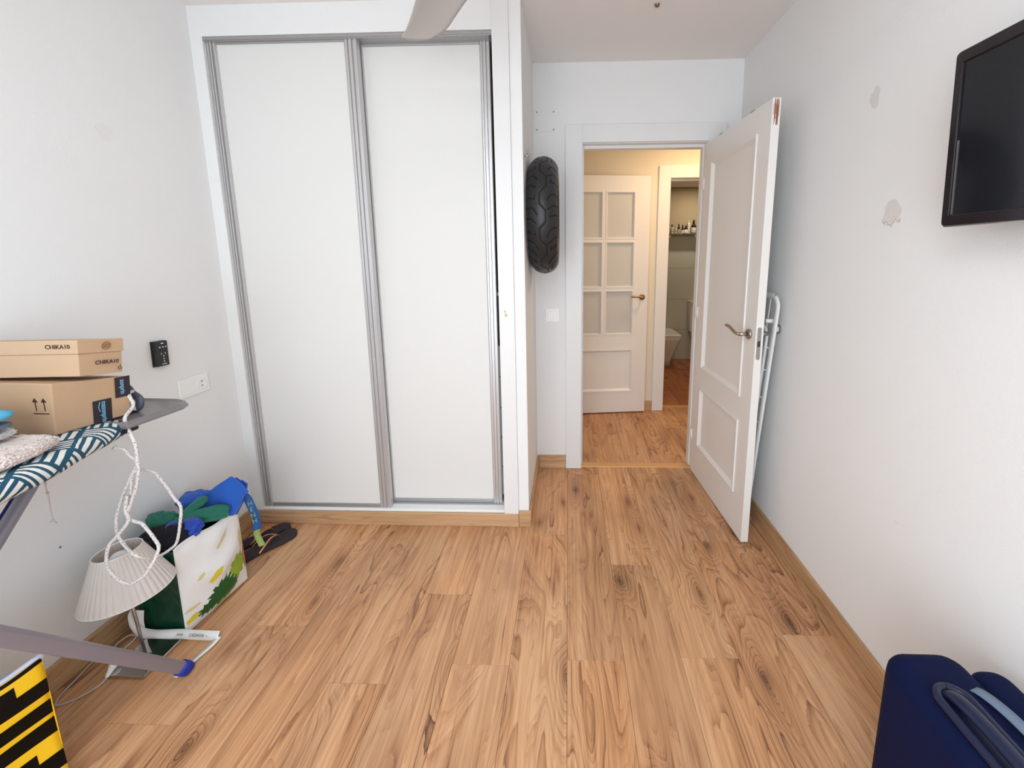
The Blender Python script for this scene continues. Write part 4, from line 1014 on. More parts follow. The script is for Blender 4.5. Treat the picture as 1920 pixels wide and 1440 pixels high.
pg0, pg1 = V((-1.540, 1.142, 0.016)), V((-1.556, 1.190, 0.030))
dp = (pg1 - pg0).normalized()
pg = lathe('plug', pg0, [(0.004, 0), (0.006, 0.006), (0.009, 0.024), (0.0125, 0.034), (0.0125, 0.048), (0.010, 0.050)], M_WPLAST, lm, 16, dp)
ee, g2, _ = basis(dp)
for s in (-0.006, 0.006): tube('pin', [pg0 + dp * 0.05 + ee * s, pg0 + dp * 0.068 + ee * s], 0.0018, M_STEEL, pg, 8)

# ------------------------------------------------------------------ shopping bag
sbg = empty('shopping_bag', (-1.50, 1.45, 0), 'printed white and green shopping bag full of clothes below the socket', 'bag')
# rim and base corners: 0 near-left, 1 near-right, 2 far-right, 3 far-left
base = [V((-1.628, 1.330, 0.002)), V((-1.430, 1.318, 0.002)), V((-1.410, 1.600, 0.002)), V((-1.640, 1.610, 0.002))]
rim = [V((-1.585, 1.350, 0.315)), V((-1.430, 1.322, 0.345)), V((-1.402, 1.585, 0.350)), V((-1.62, 1.62, 0.335))]
def bagpt(side, u, v_):
    a, b = side, (side + 1) % 4
    p = (base[a].lerp(base[b], u)).lerp(rim[a].lerp(rim[b], u), v_)
    ctr_ = V((-1.52, 1.46, p.z)); outw = (p - ctr_); outw.z = 0
    n_ = {0: V((0, -1, 0)), 1: V((1, 0, 0)), 2: V((0, 1, 0)), 3: V((-1, 0, 0))}[side]
    amp = {0: -0.010, 1: 0.034, 2: 0.012, 3: 0.0}[side]
    p = p + n_ * amp * math.sin(PI * u) ** 0.8 * math.sin(PI * min(1, v_ * 1.05)) ** 0.6
    cr = 0.0045 * math.sin(v_ * 17 + u * 8 + 3 * math.sin(u * 5)) + 0.006 * noise.noise(V((u * 3.1, v_ * 4.3, side * 7)))
    if v_ > 0.02: p += n_ * cr * math.sin(PI * u) * (0.25 if v_ > 0.95 else 1)
    if side == 1: p.z += 0.020 * math.sin(u * 5.2 + 0.4) * v_ ** 3 * (1 - u) + 0.04 * u ** 6 * v_ ** 6
    return p
def bagside(name, side, mat, nu=40, nv=40):
    vs, fs = grid(nu, nv, lambda u, v_: bagpt(side, u, v_)); return mesh(name, vs, fs, mat, sbg, smooth=True, solid=0.001)
bagside('gusset', 0, M_BAGG); bw1 = bagside('printed_face', 1, M_BAGW); bagside('gusset', 2, M_BAGG); bagside('back_face', 3, M_BAGW)
mesh('bag_base', [p + V((0, 0, 0.001)) for p in base], [(0, 1, 2, 3)], M_BAGG, sbg, solid=0.0015)
tube('rim_hem', spline([bagpt(1, i / 24, 0.985) + V((0.0016, 0, 0)) for i in range(25)], 2), 0.0028, M_BAGW, sbg, 6)
def bpatch(name, shape, mat, lift=0.0012):
    """printed shape on face 1; shape = outline in (u,v); fan-triangulated then projected"""
    cx = sum(p[0] for p in shape) / len(shape); cy = sum(p[1] for p in shape) / len(shape)
    vs = []; fs = []; n_ = len(shape); K = 5
    for k in range(K + 1):
        for (x, y_) in shape:
            t = (k + 0.02) / (K + 0.02); p = bagpt(1, min(1, max(0, cx + (x - cx) * t)), min(1, max(0, cy + (y_ - cy) * t))); vs.append(p + V((lift, 0, 0)))
    for k in range(K):
        for i in range(n_):
            j = (i + 1) % n_; fs.append((k * n_ + i, k * n_ + j, (k + 1) * n_ + j, (k + 1) * n_ + i))
    fs.append(tuple(range(n_)))
    return mesh(name, vs, fs, mat, bw1, smooth=True)
def wob(cx, cy, rx, ry, n=26, am=0.12, fr_=5, rot=0, seed=0):
    random.seed(seed); ph = random.uniform(0, 6); out_ = []
    for i in range(n):
        a = 2 * PI * i / n; k = 1 + am * math.sin(fr_ * a + ph) + am * 0.5 * math.sin(2.3 * fr_ * a)
        x, y_ = math.cos(a) * rx * k, math.sin(a) * ry * k; out_.append((cx + x * math.cos(rot) - y_ * math.sin(rot), cy + x * math.sin(rot) + y_ * math.cos(rot)))
    return out_
bpatch('print_flower', wob(0.40, 0.47, 0.10, 0.045, rot=0.5, seed=1), M_YEL, 0.0011)
bpatch('print_flower', wob(0.22, 0.56, 0.05, 0.022, rot=0.6, seed=2), M_OCH, 0.0011)
bpatch('print_flower', wob(0.10, 0.14, 0.09, 0.035, rot=0.2, seed=3), M_YEL, 0.0011)
bpatch('print_ochre_patch', wob(0.62, 0.80, 0.14, 0.02, rot=0.5, seed=4), M_OCH, 0.0010)  # pale ochre patches of the bag print
bpatch('print_ochre_patch', wob(0.10, 0.26, 0.09, 0.02, rot=0.1, seed=5), M_OCH, 0.0010)
bpatch('print_ochre_patch', wob(0.93, 0.62, 0.05, 0.12, rot=-0.2, seed=6), M_OCH, 0.0010)
bpatch('print_lettuce', wob(0.80, 0.35, 0.16, 0.13, n=60, am=0.14, fr_=9, rot=0.4, seed=7), M_LETT, 0.0013)
bpatch('print_lettuce', wob(0.55, 0.085, 0.20, 0.022, n=30, am=0.06, rot=0.15, seed=8), M_LETT, 0.0016)
bpatch('print_parsley', wob(0.47, 0.215, 0.21, 0.115, n=90, am=0.17, fr_=13, rot=0.35, seed=9), M_PARS, 0.0015)
bpatch('print_parsley', wob(0.27, 0.14, 0.10, 0.065, n=60, am=0.22, fr_=9, rot=0.2, seed=10), M_PARS, 0.0015)
bpatch('print_parsley', wob(0.62, 0.16, 0.14, 0.09, n=60, am=0.18, fr_=11, rot=0.4, seed=11), M_PARS, 0.0014)
bpatch('print_tomato', wob(0.965, 0.36, 0.03, 0.15, n=30, am=0.03, seed=12), M_RED, 0.0017)
# long handle strap fallen on the floor, with lettering
stp = [(-1.432, 1.312, 0.060), (-1.440, 1.300, 0.030), (-1.448, 1.298, 0.012), (-1.40, 1.292, 0.012), (-1.34, 1.296, 0.014), (-1.292, 1.300, 0.012), (-1.280, 1.288, 0.012), (-1.296, 1.256, 0.010), (-1.316, 1.216, 0.006), (-1.328, 1.188, 0.004), (-1.320, 1.156, 0.003)]
def ribbon(name, pts, w, mat, parent, wid=(0, 0, 1), thick=0.0012, widths=None, n=6):
    P_ = spline(pts, n); vs, fs = [], []
    for i, p in enumerate(P_):
        t = i / (len(P_) - 1); q = V(wid).lerp(V(widths), t).normalized() if widths else V(wid).normalized(); vs += [p - q * w / 2, p + q * w / 2]
    fs = [(2 * i, 2 * i + 1, 2 * i + 3, 2 * i + 2) for i in range(len(P_) - 1)]
    return mesh(name, vs, fs, mat, parent, smooth=True, solid=thick)
strap_a = [(-1.620, 1.308, 0.110), (-1.614, 1.304, 0.065), (-1.585, 1.302, 0.030), (-1.54, 1.300, 0.0215), (-1.49, 1.300, 0.023), (-1.44, 1.304, 0.0225), (-1.39, 1.303, 0.0215), (-1.34, 1.303, 0.020), (-1.292, 1.304, 0.0185)]
ribbon('handle_strap', strap_a, 0.030, M_BAGW, sbg, wid=(0, 0.62, 0.78))
ribbon('handle_strap', [(-1.291, 1.304, 0.0150), (-1.296, 1.276, 0.008), (-1.310, 1.232, 0.004), (-1.318, 1.196, 0.003), (-1.326, 1.160, 0.003)], 0.024, M_BAGW, sbg, wid=(1, -0.2, 0.2))
fst = frame((-1.365, 1.298, 0.0235), (1, 0.0, -0.02), (0, 0.62, 0.78))
text('lettering', 'CADAVIA  ~', 0.014, fst, M_PUTTY, sbg, 0.005, 0, 0, 0.003, ext=0.0002, xs=0.95)
fst2 = frame((-1.432, 1.298, 0.0250), (1, 0.0, 0.0), (0, 0.62, 0.78)); text('lettering', '.AVIA', 0.012, fst2, M_PUTTY, sbg, 0, 0, 0, 0.003, ext=0.0002)
ribbon('paper_tag', [(-1.606, 1.316, 0.002), (-1.606, 1.314, 0.06), (-1.602, 1.318, 0.105)], 0.052, M_WPLAST, sbg, wid=(1, 0, 0))

# ------------------------------------------------------------------ clothes heaped in the bag
def drape(name, outline_z, fn, mat, label, cat, nu=50, nv=50, th=0.002):
    vs, fs = grid(nu, nv, fn); o = mesh(name, vs, fs, mat, None, smooth=True, solid=th); tag(o, label, cat); return o
def heap(name, c, rx, ry, rz, mat, label, cat, seed=0, fold=0.25, freq=9, yaw=0.0, tilt=(0, 0), n=64):
    """crumpled garment: closed squashed ball with sharp folds"""
    c = V(c); cy, sy = math.cos(yaw), math.sin(yaw); vs = []
    nv_ = n // 2
    for j in range(nv_ + 1):
        th = PI * j / nv_
        for i in range(n):
            ph = 2 * PI * i / n
            d = V((math.sin(th) * math.cos(ph), math.sin(th) * math.sin(ph), math.cos(th)))
            q = noise.noise(d * 1.6 + V((seed, seed, 0))); r_ = 1 + fold * q
            r_ += 0.45 * fold * (1 - abs(2 * noise.noise(d * 3.1 + V((seed * 3, 0, 0))))) - 0.2 * fold
            r_ += 0.16 * fold * math.sin(freq * (d.x + 0.6 * d.y + q) + seed)
            p = V((d.x * rx, d.y * ry, math.copysign(abs(d.z) ** 0.8, d.z) * rz)) * r_
            p = V((p.x * cy - p.y * sy, p.x * sy + p.y * cy, p.z + p.x * tilt[0] + p.y * tilt[1]))
            vs.append(c + p)
    fs = [(j * n + i, j * n + (i + 1) % n, (j + 1) * n + (i + 1) % n, (j + 1) * n + i) for j in range(nv_) for i in range(n)]
    o = mesh(name, vs, fs, mat, None, smooth=True)
    bm = bmesh.new(); bm.from_mesh(o.data); bmesh.ops.remove_doubles(bm, verts=bm.verts, dist=1e-5); bm.to_mesh(o.data); bm.free()
    tag(o, label, cat); return o
heap('crumpled_garment', (-1.525, 1.400, 0.345), 0.100, 0.062, 0.050, M_BLKC, 'black garment spilling over the near rim of the shopping bag', 'clothes', seed=2, fold=0.22, tilt=(0.15, 0.1))
heap('crumpled_garment', (-1.495, 1.420, 0.362), 0.088, 0.040, 0.036, M_BLUE2, 'shiny deep blue garment bunched between black and green cloth', 'clothes', seed=5, fold=0.26, freq=8, tilt=(0.2, 0.0))
heap('crumpled_garment', (-1.570, 1.590, 0.378), 0.085, 0.045, 0.045, M_BLUE, 'bright blue cloth bunched at the wall side of the bag', 'clothes', seed=9, fold=0.2, tilt=(0.1, 0))
# folded royal-blue square standing out of the bag
def folded_sq(u, v_, k):
    a = V((-1.510, 1.565, 0.395)); bx = V((0.168, 0.020, 0.030)); up2 = V((0.012, 0.050, 0.105))
    p = a + bx * u + up2 * v_
    if v_ > 0.8 and u < 0.5: p += V((0.02, 0, -0.025)) * (v_ - 0.8) * 5 * (0.5 - u) * 2
    p += V((0, -0.006, 0.006)) * math.sin(u * 7 + v_ * 5) + V((0, -k, k * 0.3))
    return p
def plate_xz(name, ol, y0, th, lean, mat, label):
    c0 = sum(p[1] for p in ol) / len(ol); K = 7; vs = []; n_ = len(ol); cx = sum(p[0] for p in ol) / n_
    for side in (0, 1):
        for k in range(K + 1):
            t = (k + 0.05) / (K + 0.05)
            for x, z in ol:
                xx, zz = cx + (x - cx) * t, c0 + (z - c0) * t
                bulge = 0.010 * (1 - t * t) + 0.003 * math.sin(xx * 60 + zz * 40)
                yy = y0 + (zz - c0) * lean + (-th / 2 - bulge if side == 0 else th / 2)
                vs.append((xx, yy, zz))
    fs = []
    for side in (0, 1):
        o_ = side * (K + 1) * n_
        for k in range(K):
            for i in range(n_):
                j = (i + 1) % n_; fs.append((o_ + k * n_ + i, o_ + k * n_ + j, o_ + (k + 1) * n_ + j, o_ + (k + 1) * n_ + i))
        fs.append(tuple(o_ + i for i in range(n_)))
    for i in range(n_):
        j = (i + 1) % n_; fs.append((K * n_ + i, K * n_ + j, (2 * K + 1) * n_ + j, (2 * K + 1) * n_ + i))
    o = mesh(name, vs, fs, mat, None, smooth=True); sharp(o, 50); tag(o, label, 'clothes'); return o
plate_xz('folded_garment', [(-1.554, 0.372), (-1.536, 0.401), (-1.507, 0.426), (-1.455, 0.467), (-1.401, 0.501), (-1.386, 0.496), (-1.355, 0.473), (-1.325, 0.440), (-1.344, 0.421), (-1.36, 0.379), (-1.383, 0.345), (-1.486, 0.329)], 1.560, 0.010, 0.15, M_BLUE, 'smooth royal blue folded garment sticking up out of the bag')
plate_xz('folded_garment', [(-1.430, 0.462), (-1.398, 0.484), (-1.379, 0.470), (-1.374, 0.474), (-1.350, 0.458), (-1.356, 0.405), (-1.395, 0.33), (-1.465, 0.329)], 1.588, 0.008, 0.15, M_BLUE2, 'darker blue folded garment showing behind the royal blue one')
# green garment tied in a knot, with radiating folds
def lobe(g, pts, w, h, ridges, seed):
    """gathered wing of cloth: flattened tube that opens out from the knot, with lengthwise folds"""
    P_ = spline(pts, 8); n = 64; vs = []; L_ = len(P_)
    for i, p in enumerate(P_):
        t = i / (L_ - 1); d = (P_[min(i + 1, L_ - 1)] - P_[max(i - 1, 0)]).normalized()
        e = d.cross(V((0, -0.75, 0.65))).normalized(); f_ = e.cross(d).normalized()
        k = t * (len(w) - 1); j = min(int(k), len(w) - 2); ww = w[j] + (w[j + 1] - w[j]) * (k - j); hh = h[j] + (h[j + 1] - h[j]) * (k - j)
        for q in range(n):
            a_ = 2 * PI * q / n; rd = 1 + (0.28 * math.sin(ridges * a_ + seed + t * 1.5) + 0.12 * math.sin(2.3 * ridges * a_ + seed * 2)) * min(1, 0.35 + t)
            vs.append(p + e * math.cos(a_) * ww * (1 + 0.06 * math.sin(5 * t + seed)) + f_ * math.sin(a_) * hh * rd)
    fs = [(j * n + i, j * n + (i + 1) % n, (j + 1) * n + (i + 1) % n, (j + 1) * n + i) for j in range(L_ - 1) for i in range(n)] + [tuple(range(n)), tuple((L_ - 1) * n + i for i in range(n))]
    g.add(vs, fs)
g = Geo(); kc = V((-1.515, 1.445, 0.385))
lobe(g, [kc, kc + V((0.05, 0.015, 0.006)), kc + V((0.105, 0.055, 0.002)), kc + V((0.135, 0.075, -0.006))], [0.010, 0.028, 0.034, 0.022], [0.008, 0.014, 0.016, 0.006], 5, 1)
lobe(g, [kc, kc + V((0.012, 0.03, 0.022)), kc + V((0.038, 0.060, 0.046)), kc + V((0.055, 0.075, 0.048))], [0.010, 0.020, 0.022, 0.008], [0.008, 0.012, 0.014, 0.005], 3, 2)
lobe(g, [kc, kc + V((-0.05, 0.005, -0.004)), kc + V((-0.095, 0.0, -0.002)), kc + V((-0.135, 0.0, -0.014))], [0.010, 0.020, 0.030, 0.016], [0.008, 0.012, 0.014, 0.006], 4, 3)
lobe(g, [kc, kc + V((0.035, -0.012, -0.020)), kc + V((0.068, -0.012, -0.040)), kc + V((0.085, -0.005, -0.066))], [0.009, 0.014, 0.020, 0.012], [0.007, 0.010, 0.010, 0.005], 3, 4)
o = g.build('knotted_garment', M_GREEN, None, smooth=True); tag(o, 'green garment knotted over the blue ones in the bag', 'clothes')
lathe('knot', kc + V((0, -0.016, 0.002)), [(0.003, -0.012), (0.010, -0.008), (0.013, 0), (0.010, 0.008), (0.003, 0.012)], M_GREEN, o, 16, (1, 0.2, 0.4))
heap('crumpled_garment', (-1.590, 1.455, 0.375), 0.062, 0.034, 0.036, M_GREEN, 'green sleeve drooping over the wall side of the bag', 'clothes', seed=13, fold=0.3, tilt=(-0.1, 0))
# lanyard ribbon
LW = (0.75, 0.65, 0.0)
rb = ribbon('lanyard', [(-1.395, 1.600, 0.420), (-1.376, 1.612, 0.385), (-1.368, 1.616, 0.350), (-1.368, 1.636, 0.285), (-1.374, 1.646, 0.250), (-1.382, 1.65, 0.205)], 0.030, plain('blue lanyard fabric', lin(40, 100, 170), 0.6), None, wid=LW)
tag(rb, 'blue lanyard ribbon with pale letters hanging off the bag', 'lanyard')
for k, ch in enumerate('HNEH'):
    text('letter', ch, 0.030, frame(V((-1.371, 1.632, 0.262)) + V((0.001 * k, -0.0055 * k, 0.031 * k)), LW, (0, 0, 1)), M_LIME, rb, 0, 0, 0.1, 0.005, ext=0.0002, xs=0.8)
ribbon('ribbon_end', [(-1.382, 1.65, 0.205), (-1.384, 1.65, 0.18), (-1.374, 1.648, 0.155), (-1.362, 1.645, 0.130)], 0.024, M_LIME, rb, wid=LW)

# ------------------------------------------------------------------ flip-flops
def flipflop(heel, toe, wdt, label, z0=0.003):
    heel, toe = V(heel), V(toe); d = (toe - heel); L_ = d.length; d.normalize(); s = V((-d.y, d.x, 0)).normalized()
    t = empty('flip_flop', (heel.x, heel.y, 0), label, 'flip-flop', 'flip-flops by the wardrobe')
    half = [(0, 0.0), (0.01, 0.30), (0.06, 0.62), (0.18, 0.72), (0.35, 0.66), (0.52, 0.74), (0.72, 0.98), (0.86, 0.96), (0.95, 0.70), (0.99, 0.35), (1.0, 0.0)]
    ol = [(a, b) for a, b in half] + [(a, -b * 0.93) for a, b in half[-2:0:-1]]
    def P(a, b, z): return heel + d * a * L_ + s * b * wdt / 2 + V((0, 0, z))
    v, f = loft([[P(a, b * 0.97, z0) for a, b in ol], [P(a, b, z0 + 0.006) for a, b in ol], [P(a, b, z0 + 0.016) for a, b in ol], [P(a, b * 0.96, z0 + 0.018) for a, b in ol]])
    mesh('sole', v, f, M_FLIP, t)
    zt = z0 + 0.018
    for sg in (1, -1):
        tube('strap', spline([P(0.74, 0.02 * sg, zt - 0.001), P(0.70, 0.05 * sg, zt + 0.022), P(0.58, 0.42 * sg, zt + 0.034), P(0.46, 0.70 * sg, zt + 0.020), P(0.36, 0.74 * sg, zt - 0.003)], 6), 0.004, M_COPPER, t, 8, flat=(0.005, 0.0022, (0, 0, 1)))
    return t
flipflop((-1.545, 1.662, 0), (-1.398, 1.918, 0), 0.098, 'dark flip-flop with copper straps, the nearer of the pair')
flipflop((-1.640, 1.735, 0), (-1.455, 1.958, 0), 0.096, 'dark flip-flop with copper straps, the one against the baseboard')

# ------------------------------------------------------------------ yellow and black bag
yb = empty('striped_bag', (-1.48, 0.70, 0), 'yellow and black striped shopping bag standing below the ironing board', 'bag')
YP, YZ, YL, YW_ = V((-1.330, 0.868, 0)), 0.405, 0.42, 0.165
yd = V((-math.sin(math.radians(22)), -math.cos(math.radians(22)), 0)); yn = V((-yd.y, yd.x, 0))   # along the front, outward normal
def ypt(side, u, v_):
    zt = lambda a, b: 0.002 + ((YZ - 0.002) + b) * v_
    if side == 1:
        p = YP + yd * (YL * u) + yn * (0.014 * math.sin(PI * u) * math.sin(PI * v_) + 0.004 * math.sin(v_ * 9 + u * 5) - 0.004 * v_)
        return V((p.x, p.y, zt(0, -0.020 * math.sin(PI * min(1, u * 2.4)) * v_ ** 4)))
    if side == 0:
        p = YP - yn * (YW_ * (1 - u)) - yd * (-0.010 * math.sin(PI * u) * v_); return V((p.x, p.y, zt(0, -0.10 * (1 - u) ** 0.7)))
    if side == 2:
        p = YP + yd * YL - yn * (YW_ * u); return V((p.x, p.y, zt(0, -0.10 * u ** 0.7)))
    p = YP + yd * (YL * (1 - u)) - yn * YW_; return V((p.x, p.y, zt(0, -0.10)))
for sd, nm in ((0, 'end_panel'), (1, 'front_panel'), (2, 'end_panel'), (3, 'back_panel')):
    vs, fs = grid(28, 22, lambda u, v_: ypt(sd, u, v_)); mesh(nm, vs, fs, M_YB, yb, smooth=True, solid=0.0012)
    vs, fs = grid(20, 14, lambda u, v_: ypt(sd, 0.04 + 0.92 * u, 0.1 + 0.9 * v_) + {0: yd, 1: -yn, 2: -yd, 3: yn}[sd] * 0.0035 + V((0, 0, 0.002))); mesh('lining', vs, fs, M_LIN, yb, smooth=True, solid=0.0008)
tube('rolled_rim', spline([ypt(0, 0.75 + 0.25 * i / 4, 1) + V((0.0, 0, 0.004)) for i in range(5)] + [ypt(1, i / 12, 1) + V((-0.003, 0, 0.004)) for i in range(1, 13)], 2), 0.006, M_LIN, yb, 8)
def ystripe(v0, v1, bend=0.0, tab=None, name='black_stripe'):
    def lo(u): return v0 + bend * math.sin(u * 6)
    def hi(u):
        h = v1 + bend * math.sin(u * 6 + 0.8)
        return h
    fn = lambda u, v_: ypt(1, u, max(0, min(1, lo(u) + (hi(u) - lo(u)) * v_))) + yn * 0.0013
    g = Geo(); vs, fs = grid(40, 5, fn); g.add(vs, fs)
    if tab:
        for (u0, u1, t1_) in tab:
            vs, fs = grid(6, 6, lambda u, v_: ypt(1, u0 + (u1 - u0) * u, hi(u0) - 0.01 + (t1_ - hi(u0) + 0.01) * v_) + yn * 0.0014); g.add(vs, fs)
    g.build(name, M_YBK, yb, smooth=True)
ystripe(0.965, 0.995); ystripe(0.74, 0.84, 0.008, [(0.12, 0.20, 0.93), (0.62, 0.70, 0.93)]); ystripe(0.585, 0.68, 0.012); ystripe(0.44, 0.545, 0.01); ystripe(0.19, 0.30, 0.008, [(0.10, 0.19, 0.38), (0.55, 0.64, 0.38)]); ystripe(0.03, 0.12)
# black stripes carry round the end panel edge
# ------------------------------------------------------------------ suitcase
sc_ = empty('suitcase', (0.80, 0.62, 0), 'navy fabric suitcase standing against the right wall', 'suitcase')
def rbox(name, lo, hi, r, mat, parent, n=5):
    lo, hi = V(lo), V(hi); rings = []
    w_, d_ = hi.x - lo.x, hi.y - lo.y; cx, cy = (lo.x + hi.x) / 2, (lo.y + hi.y) / 2
    zs = [(lo.z, r * 0.6)] + [(lo.z + r * 0.6 * (1 - math.cos(a)), r * 0.6 * (1 - math.sin(a))) for a in [PI / 2 * i / 3 for i in (1, 2, 3)]] + [(hi.z - r + r * math.sin(a), r * (1 - math.cos(a))) for a in [PI / 2 * i / 7 for i in range(8)]]
    for z, ins in zs: rings.append([V((x, y_, z)) for x, y_ in rrect(w_ - 2 * ins, d_ - 2 * ins, max(0.004, r * 1.1 - ins), n, cx, cy)])
    v, f = loft(rings); o = mesh(name, v, f, mat, parent, smooth=True); return o
rbox('shell', (0.716, 0.42, 0.03), (0.886, 0.864, 0.506), 0.045, M_NAVY, sc_)
rbox('front_pocket', (0.878, 0.44, 0.05), (0.968, 0.835, 0.490), 0.035, M_NAVY, sc_)
for y_ in (0.49, 0.78):
    for x in (0.72, 0.90): lathe('wheel', (x, y_, 0.022), [(0.006, -0.011), (0.021, -0.009), (0.021, 0.009), (0.006, 0.011)], M_BLACK, sc_, 16, (1, 0, 0))
# zip piping round the top edge
for (x0, x1, y0, y1, z) in ((0.719, 0.883, 0.427, 0.858, 0.462), (0.886, 0.964, 0.446, 0.829, 0.452)):
    loop = [(x, y_, z) for x, y_ in rrect(x1 - x0, y1 - y0, 0.045, 6, (x0 + x1) / 2, (y0 + y1) / 2)]
    tube('piping', loop + [loop[0]], 0.0028, M_NAVYP, sc_, 8)
# moulded handle housing with the grip inside, running along the top
v, f = polyplate(frame((0.772, 0.622, 0.5055), (0, 1, 0), (-1, 0, 0)), rrect(0.276, 0.068, 0.034, 8), 0.0, 0.006); hb = mesh('handle_housing', v, f, M_NAVYP, sc_, bevel=0.003)
g = Geo(); rr = rrect(0.270, 0.060, 0.030, 8); frH = frame((0.772, 0.622, 0.511), (0, 1, 0), (-1, 0, 0))
g.tube([frH(x, y_, 0.004) for x, y_ in rr] + [frH(*rr[0], 0.003)], 0.0085, 10); g.build('handle_rim', M_NAVYP, sc_, smooth=True)
tube('grip', spline([(0.768, 0.742, 0.512), (0.768, 0.728, 0.524), (0.768, 0.70, 0.531), (0.769, 0.64, 0.534), (0.770, 0.58, 0.531), (0.771, 0.55, 0.522), (0.771, 0.54, 0.512)], 6), 0.011, M_NAVYP, sc_, 14, flat=(0.0150, 0.010, (0, 0, 1)))
ribbon('webbing_strap', [(0.832, 0.775, 0.497), (0.842, 0.752, 0.510), (0.850, 0.70, 0.517), (0.852, 0.62, 0.517), (0.850, 0.54, 0.510), (0.845, 0.50, 0.500)], 0.024, M_STRAPB, sc_, wid=(1, 0.1, 0.1))
for x, y_ in ((0.808, 0.792), (0.855, 0.652)):
    lathe('rivet', (x, y_, 0.501), [(0.006, 0), (0.005, 0.003), (0.001, 0.004)], M_STEEL, sc_, 12)

# ------------------------------------------------------------------ bathroom things
def bidet():
    t = empty('bidet', (1.31, 5.50, 0), 'white bidet with its lid down, left in the bathroom', 'bidet')
    def ring(x0, x1, y0, z, r): return [V((x, y_, z)) for x, y_ in rrect(x1 - x0, 5.69 - y0, r, 5, (x0 + x1) / 2, (5.69 + y0) / 2)]
    v, f = loft([ring(1.20, 1.33, 5.31, 0.001, 0.03), ring(1.20, 1.335, 5.31, 0.10, 0.03), ring(1.17, 1.37, 5.24, 0.22, 0.04), ring(1.12, 1.415, 5.18, 0.36, 0.05), ring(1.115, 1.42, 5.17, 0.385, 0.05)]); mesh('bowl', v, f, M_CER, t, smooth=True)
    v, f = loft([ring(1.11, 1.425, 5.165, 0.388, 0.05), ring(1.11, 1.425, 5.165, 0.405, 0.05)]); mesh('seat', v, f, M_CER, t, bevel=0.004)
    v, f = loft([ring(1.112, 1.423, 5.168, 0.408, 0.05), ring(1.112, 1.423, 5.168, 0.425, 0.05), ring(1.13, 1.405, 5.19, 0.432, 0.04)]); mesh('lid', v, f, M_CER, t, bevel=0.004)
    lathe('tap', (1.25, 5.60, 0.432), [(0.024, 0), (0.022, 0.03), (0.02, 0.05), (0.005, 0.055)], M_PUTTY, t, 16)
def toilet():
    t = empty('toilet', (1.80, 5.45, 0), 'white toilet with cistern, right in the bathroom', 'toilet')
    def ring(x0, x1, y0, y1, z, r): return [V((x, y_, z)) for x, y_ in rrect(x1 - x0, y1 - y0, r, 5, (x0 + x1) / 2, (y0 + y1) / 2)]
    v, f = loft([ring(1.72, 1.93, 5.20, 5.69, 0.001, 0.05), ring(1.70, 1.95, 5.16, 5.69, 0.15, 0.06), ring(1.65, 1.99, 5.08, 5.69, 0.34, 0.10), ring(1.64, 2.00, 5.06, 5.69, 0.40, 0.12)]); mesh('bowl', v, f, M_CER, t, smooth=True)
    v, f = loft([ring(1.636, 2.004, 5.055, 5.54, 0.403, 0.12), ring(1.636, 2.004, 5.055, 5.54, 0.44, 0.12)]); mesh('seat', v, f, M_CER, t, bevel=0.005)
    v, f = loft([ring(1.625, 2.015, 5.55, 5.69, 0.403, 0.03), ring(1.615, 2.02, 5.54, 5.69, 0.79, 0.03)]); mesh('cistern', v, f, M_CER, t, bevel=0.004)
    v, f = loft([ring(1.607, 2.03, 5.53, 5.69, 0.792, 0.03), ring(1.607, 2.03, 5.53, 5.69, 0.818, 0.03)]); mesh('cistern_lid', v, f, M_CER, t, bevel=0.004)
bidet(); toilet()
sh_ = empty('glass_shelf', (1.52, 5.62, 1.685), 'glass shelf with a rail holding toiletries on the bathroom wall', 'shelf')
box('shelf_pane', (1.22, 5.555, 1.680), (1.86, 5.692, 1.688), M_GLASS, sh_)
tube('rail', [(1.22, 5.56, 1.715), (1.86, 5.56, 1.715)], 0.003, M_STEEL, sh_, 8)
for x in (1.225, 1.855): tube('rail_post', [(x, 5.56, 1.688), (x, 5.56, 1.715)], 0.004, M_STEEL, sh_, 8)
for x in (1.29, 1.655):
    tube('bracket', spline([(x, 5.692, 1.674), (x, 5.64, 1.668), (x, 5.60, 1.645), (x + 0.02, 5.58, 1.642), (x + 0.035, 5.575, 1.665)], 4), 0.008, M_WMET, sh_, 8)
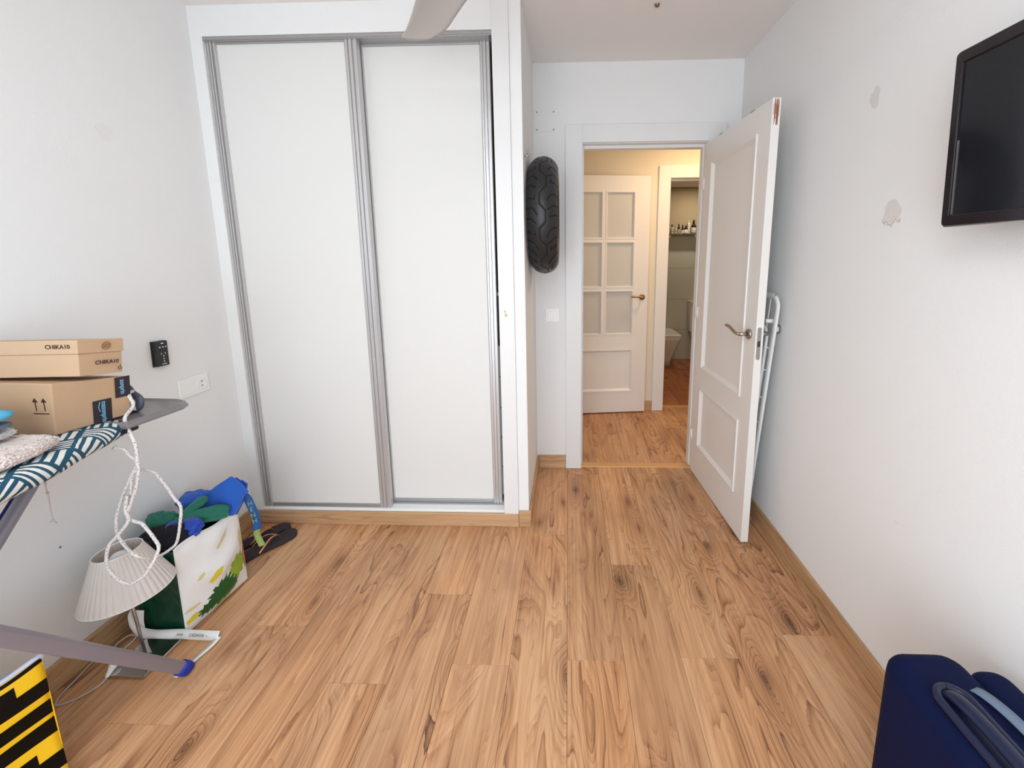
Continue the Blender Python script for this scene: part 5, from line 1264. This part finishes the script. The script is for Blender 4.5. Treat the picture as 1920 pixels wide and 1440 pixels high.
def bottle(x, y_, h, r, mat, lab, cat='bottle', cap=None, capmat=None, label=None, pump=False, capf=0.28):
    t = empty('toiletry_bottle', (x, y_, 1.688), lab, cat, 'toiletries on the glass shelf')
    z = 1.6885; hb_ = h * (1 - capf)
    lathe('body', (x, y_, z), [(r * 0.95, 0), (r, 0.004), (r, hb_ * 0.78), (r * 0.8, hb_ * 0.93), (r * 0.42, hb_)], mat, t, 18)
    lathe('cap', (x, y_, z + hb_), [(r * 0.45, 0), (r * 0.5, 0.002), (r * 0.42, h * capf * 0.9), (r * 0.3, h * capf)], capmat or mat, t, 14)
    if label: lathe('paper_label', (x, y_, z + hb_ * 0.08), [(r * 1.02, 0), (r * 1.02, hb_ * 0.55)], label, t, 18, auto=True)
    if pump: tube('pump_spout', [(x, y_, z + h - 0.004), (x - 0.03, y_, z + h - 0.004), (x - 0.036, y_, z + h - 0.014)], 0.004, capmat or mat, t, 8)
bottle(1.355, 5.63, 0.115, 0.024, M_BOTC, 'yellowish clear pump bottle, first on the left of the shelf', capmat=M_BRASS, pump=True)
bottle(1.398, 5.62, 0.105, 0.022, M_BOTC, 'clear jar-like bottle with silvery base beside the pump bottle')
bottle(1.440, 5.63, 0.122, 0.017, M_BOTB, 'slim dark bottle with a pinkish label', label=plain('pinkish label', (0.45, 0.30, 0.27, 1), 0.5))
bottle(1.488, 5.62, 0.108, 0.019, M_BOTB, 'black dropper bottle with beige label', label=M_BOTW, capf=0.36)
bottle(1.532, 5.63, 0.100, 0.023, M_BOTB, 'squat round-capped black bottle with a pale label', label=plain('cream label', (0.68, 0.62, 0.52, 1), 0.5), capf=0.2)
bottle(1.575, 5.655, 0.165, 0.021, M_BOTW, 'tall beige tube standing behind the large pump bottle', capf=0.15)
bottle(1.625, 5.61, 0.170, 0.031, M_BOTB, 'large black pump bottle with beige label, tallest dark one', label=M_BOTW, capf=0.32)
bottle(1.705, 5.62, 0.225, 0.027, M_BOTG, 'tall greyish white bottle at the right end of the shelf', capf=0.1)
bottle(1.752, 5.62, 0.23, 0.022, M_BOTB, 'tall black-topped can half hidden by the open door edge')
cl = empty('ceiling_spotlight', (1.60, 5.25, TH), 'round lit spotlight in the bathroom ceiling', 'spotlight')
lathe('trim_ring', (1.60, 5.25, TH - 0.006), [(0.036, 0), (0.052, 0.001), (0.054, 0.006)], M_STEEL, cl, 24)
lathe('lens', (1.60, 5.25, TH - 0.0075), [(0.034, 0), (0.035, 0.0012)], M_SPOT, cl, 24)
hl = empty('hall_ceiling_lamp', (1.15, 3.15, H), 'round hall ceiling lamp out of view above the doorway', 'lamp')
lathe('lamp_body', (1.15, 3.15, 2.44), [(0.12, 0), (0.15, 0.02), (0.15, 0.0565)], M_WPLAST, hl)
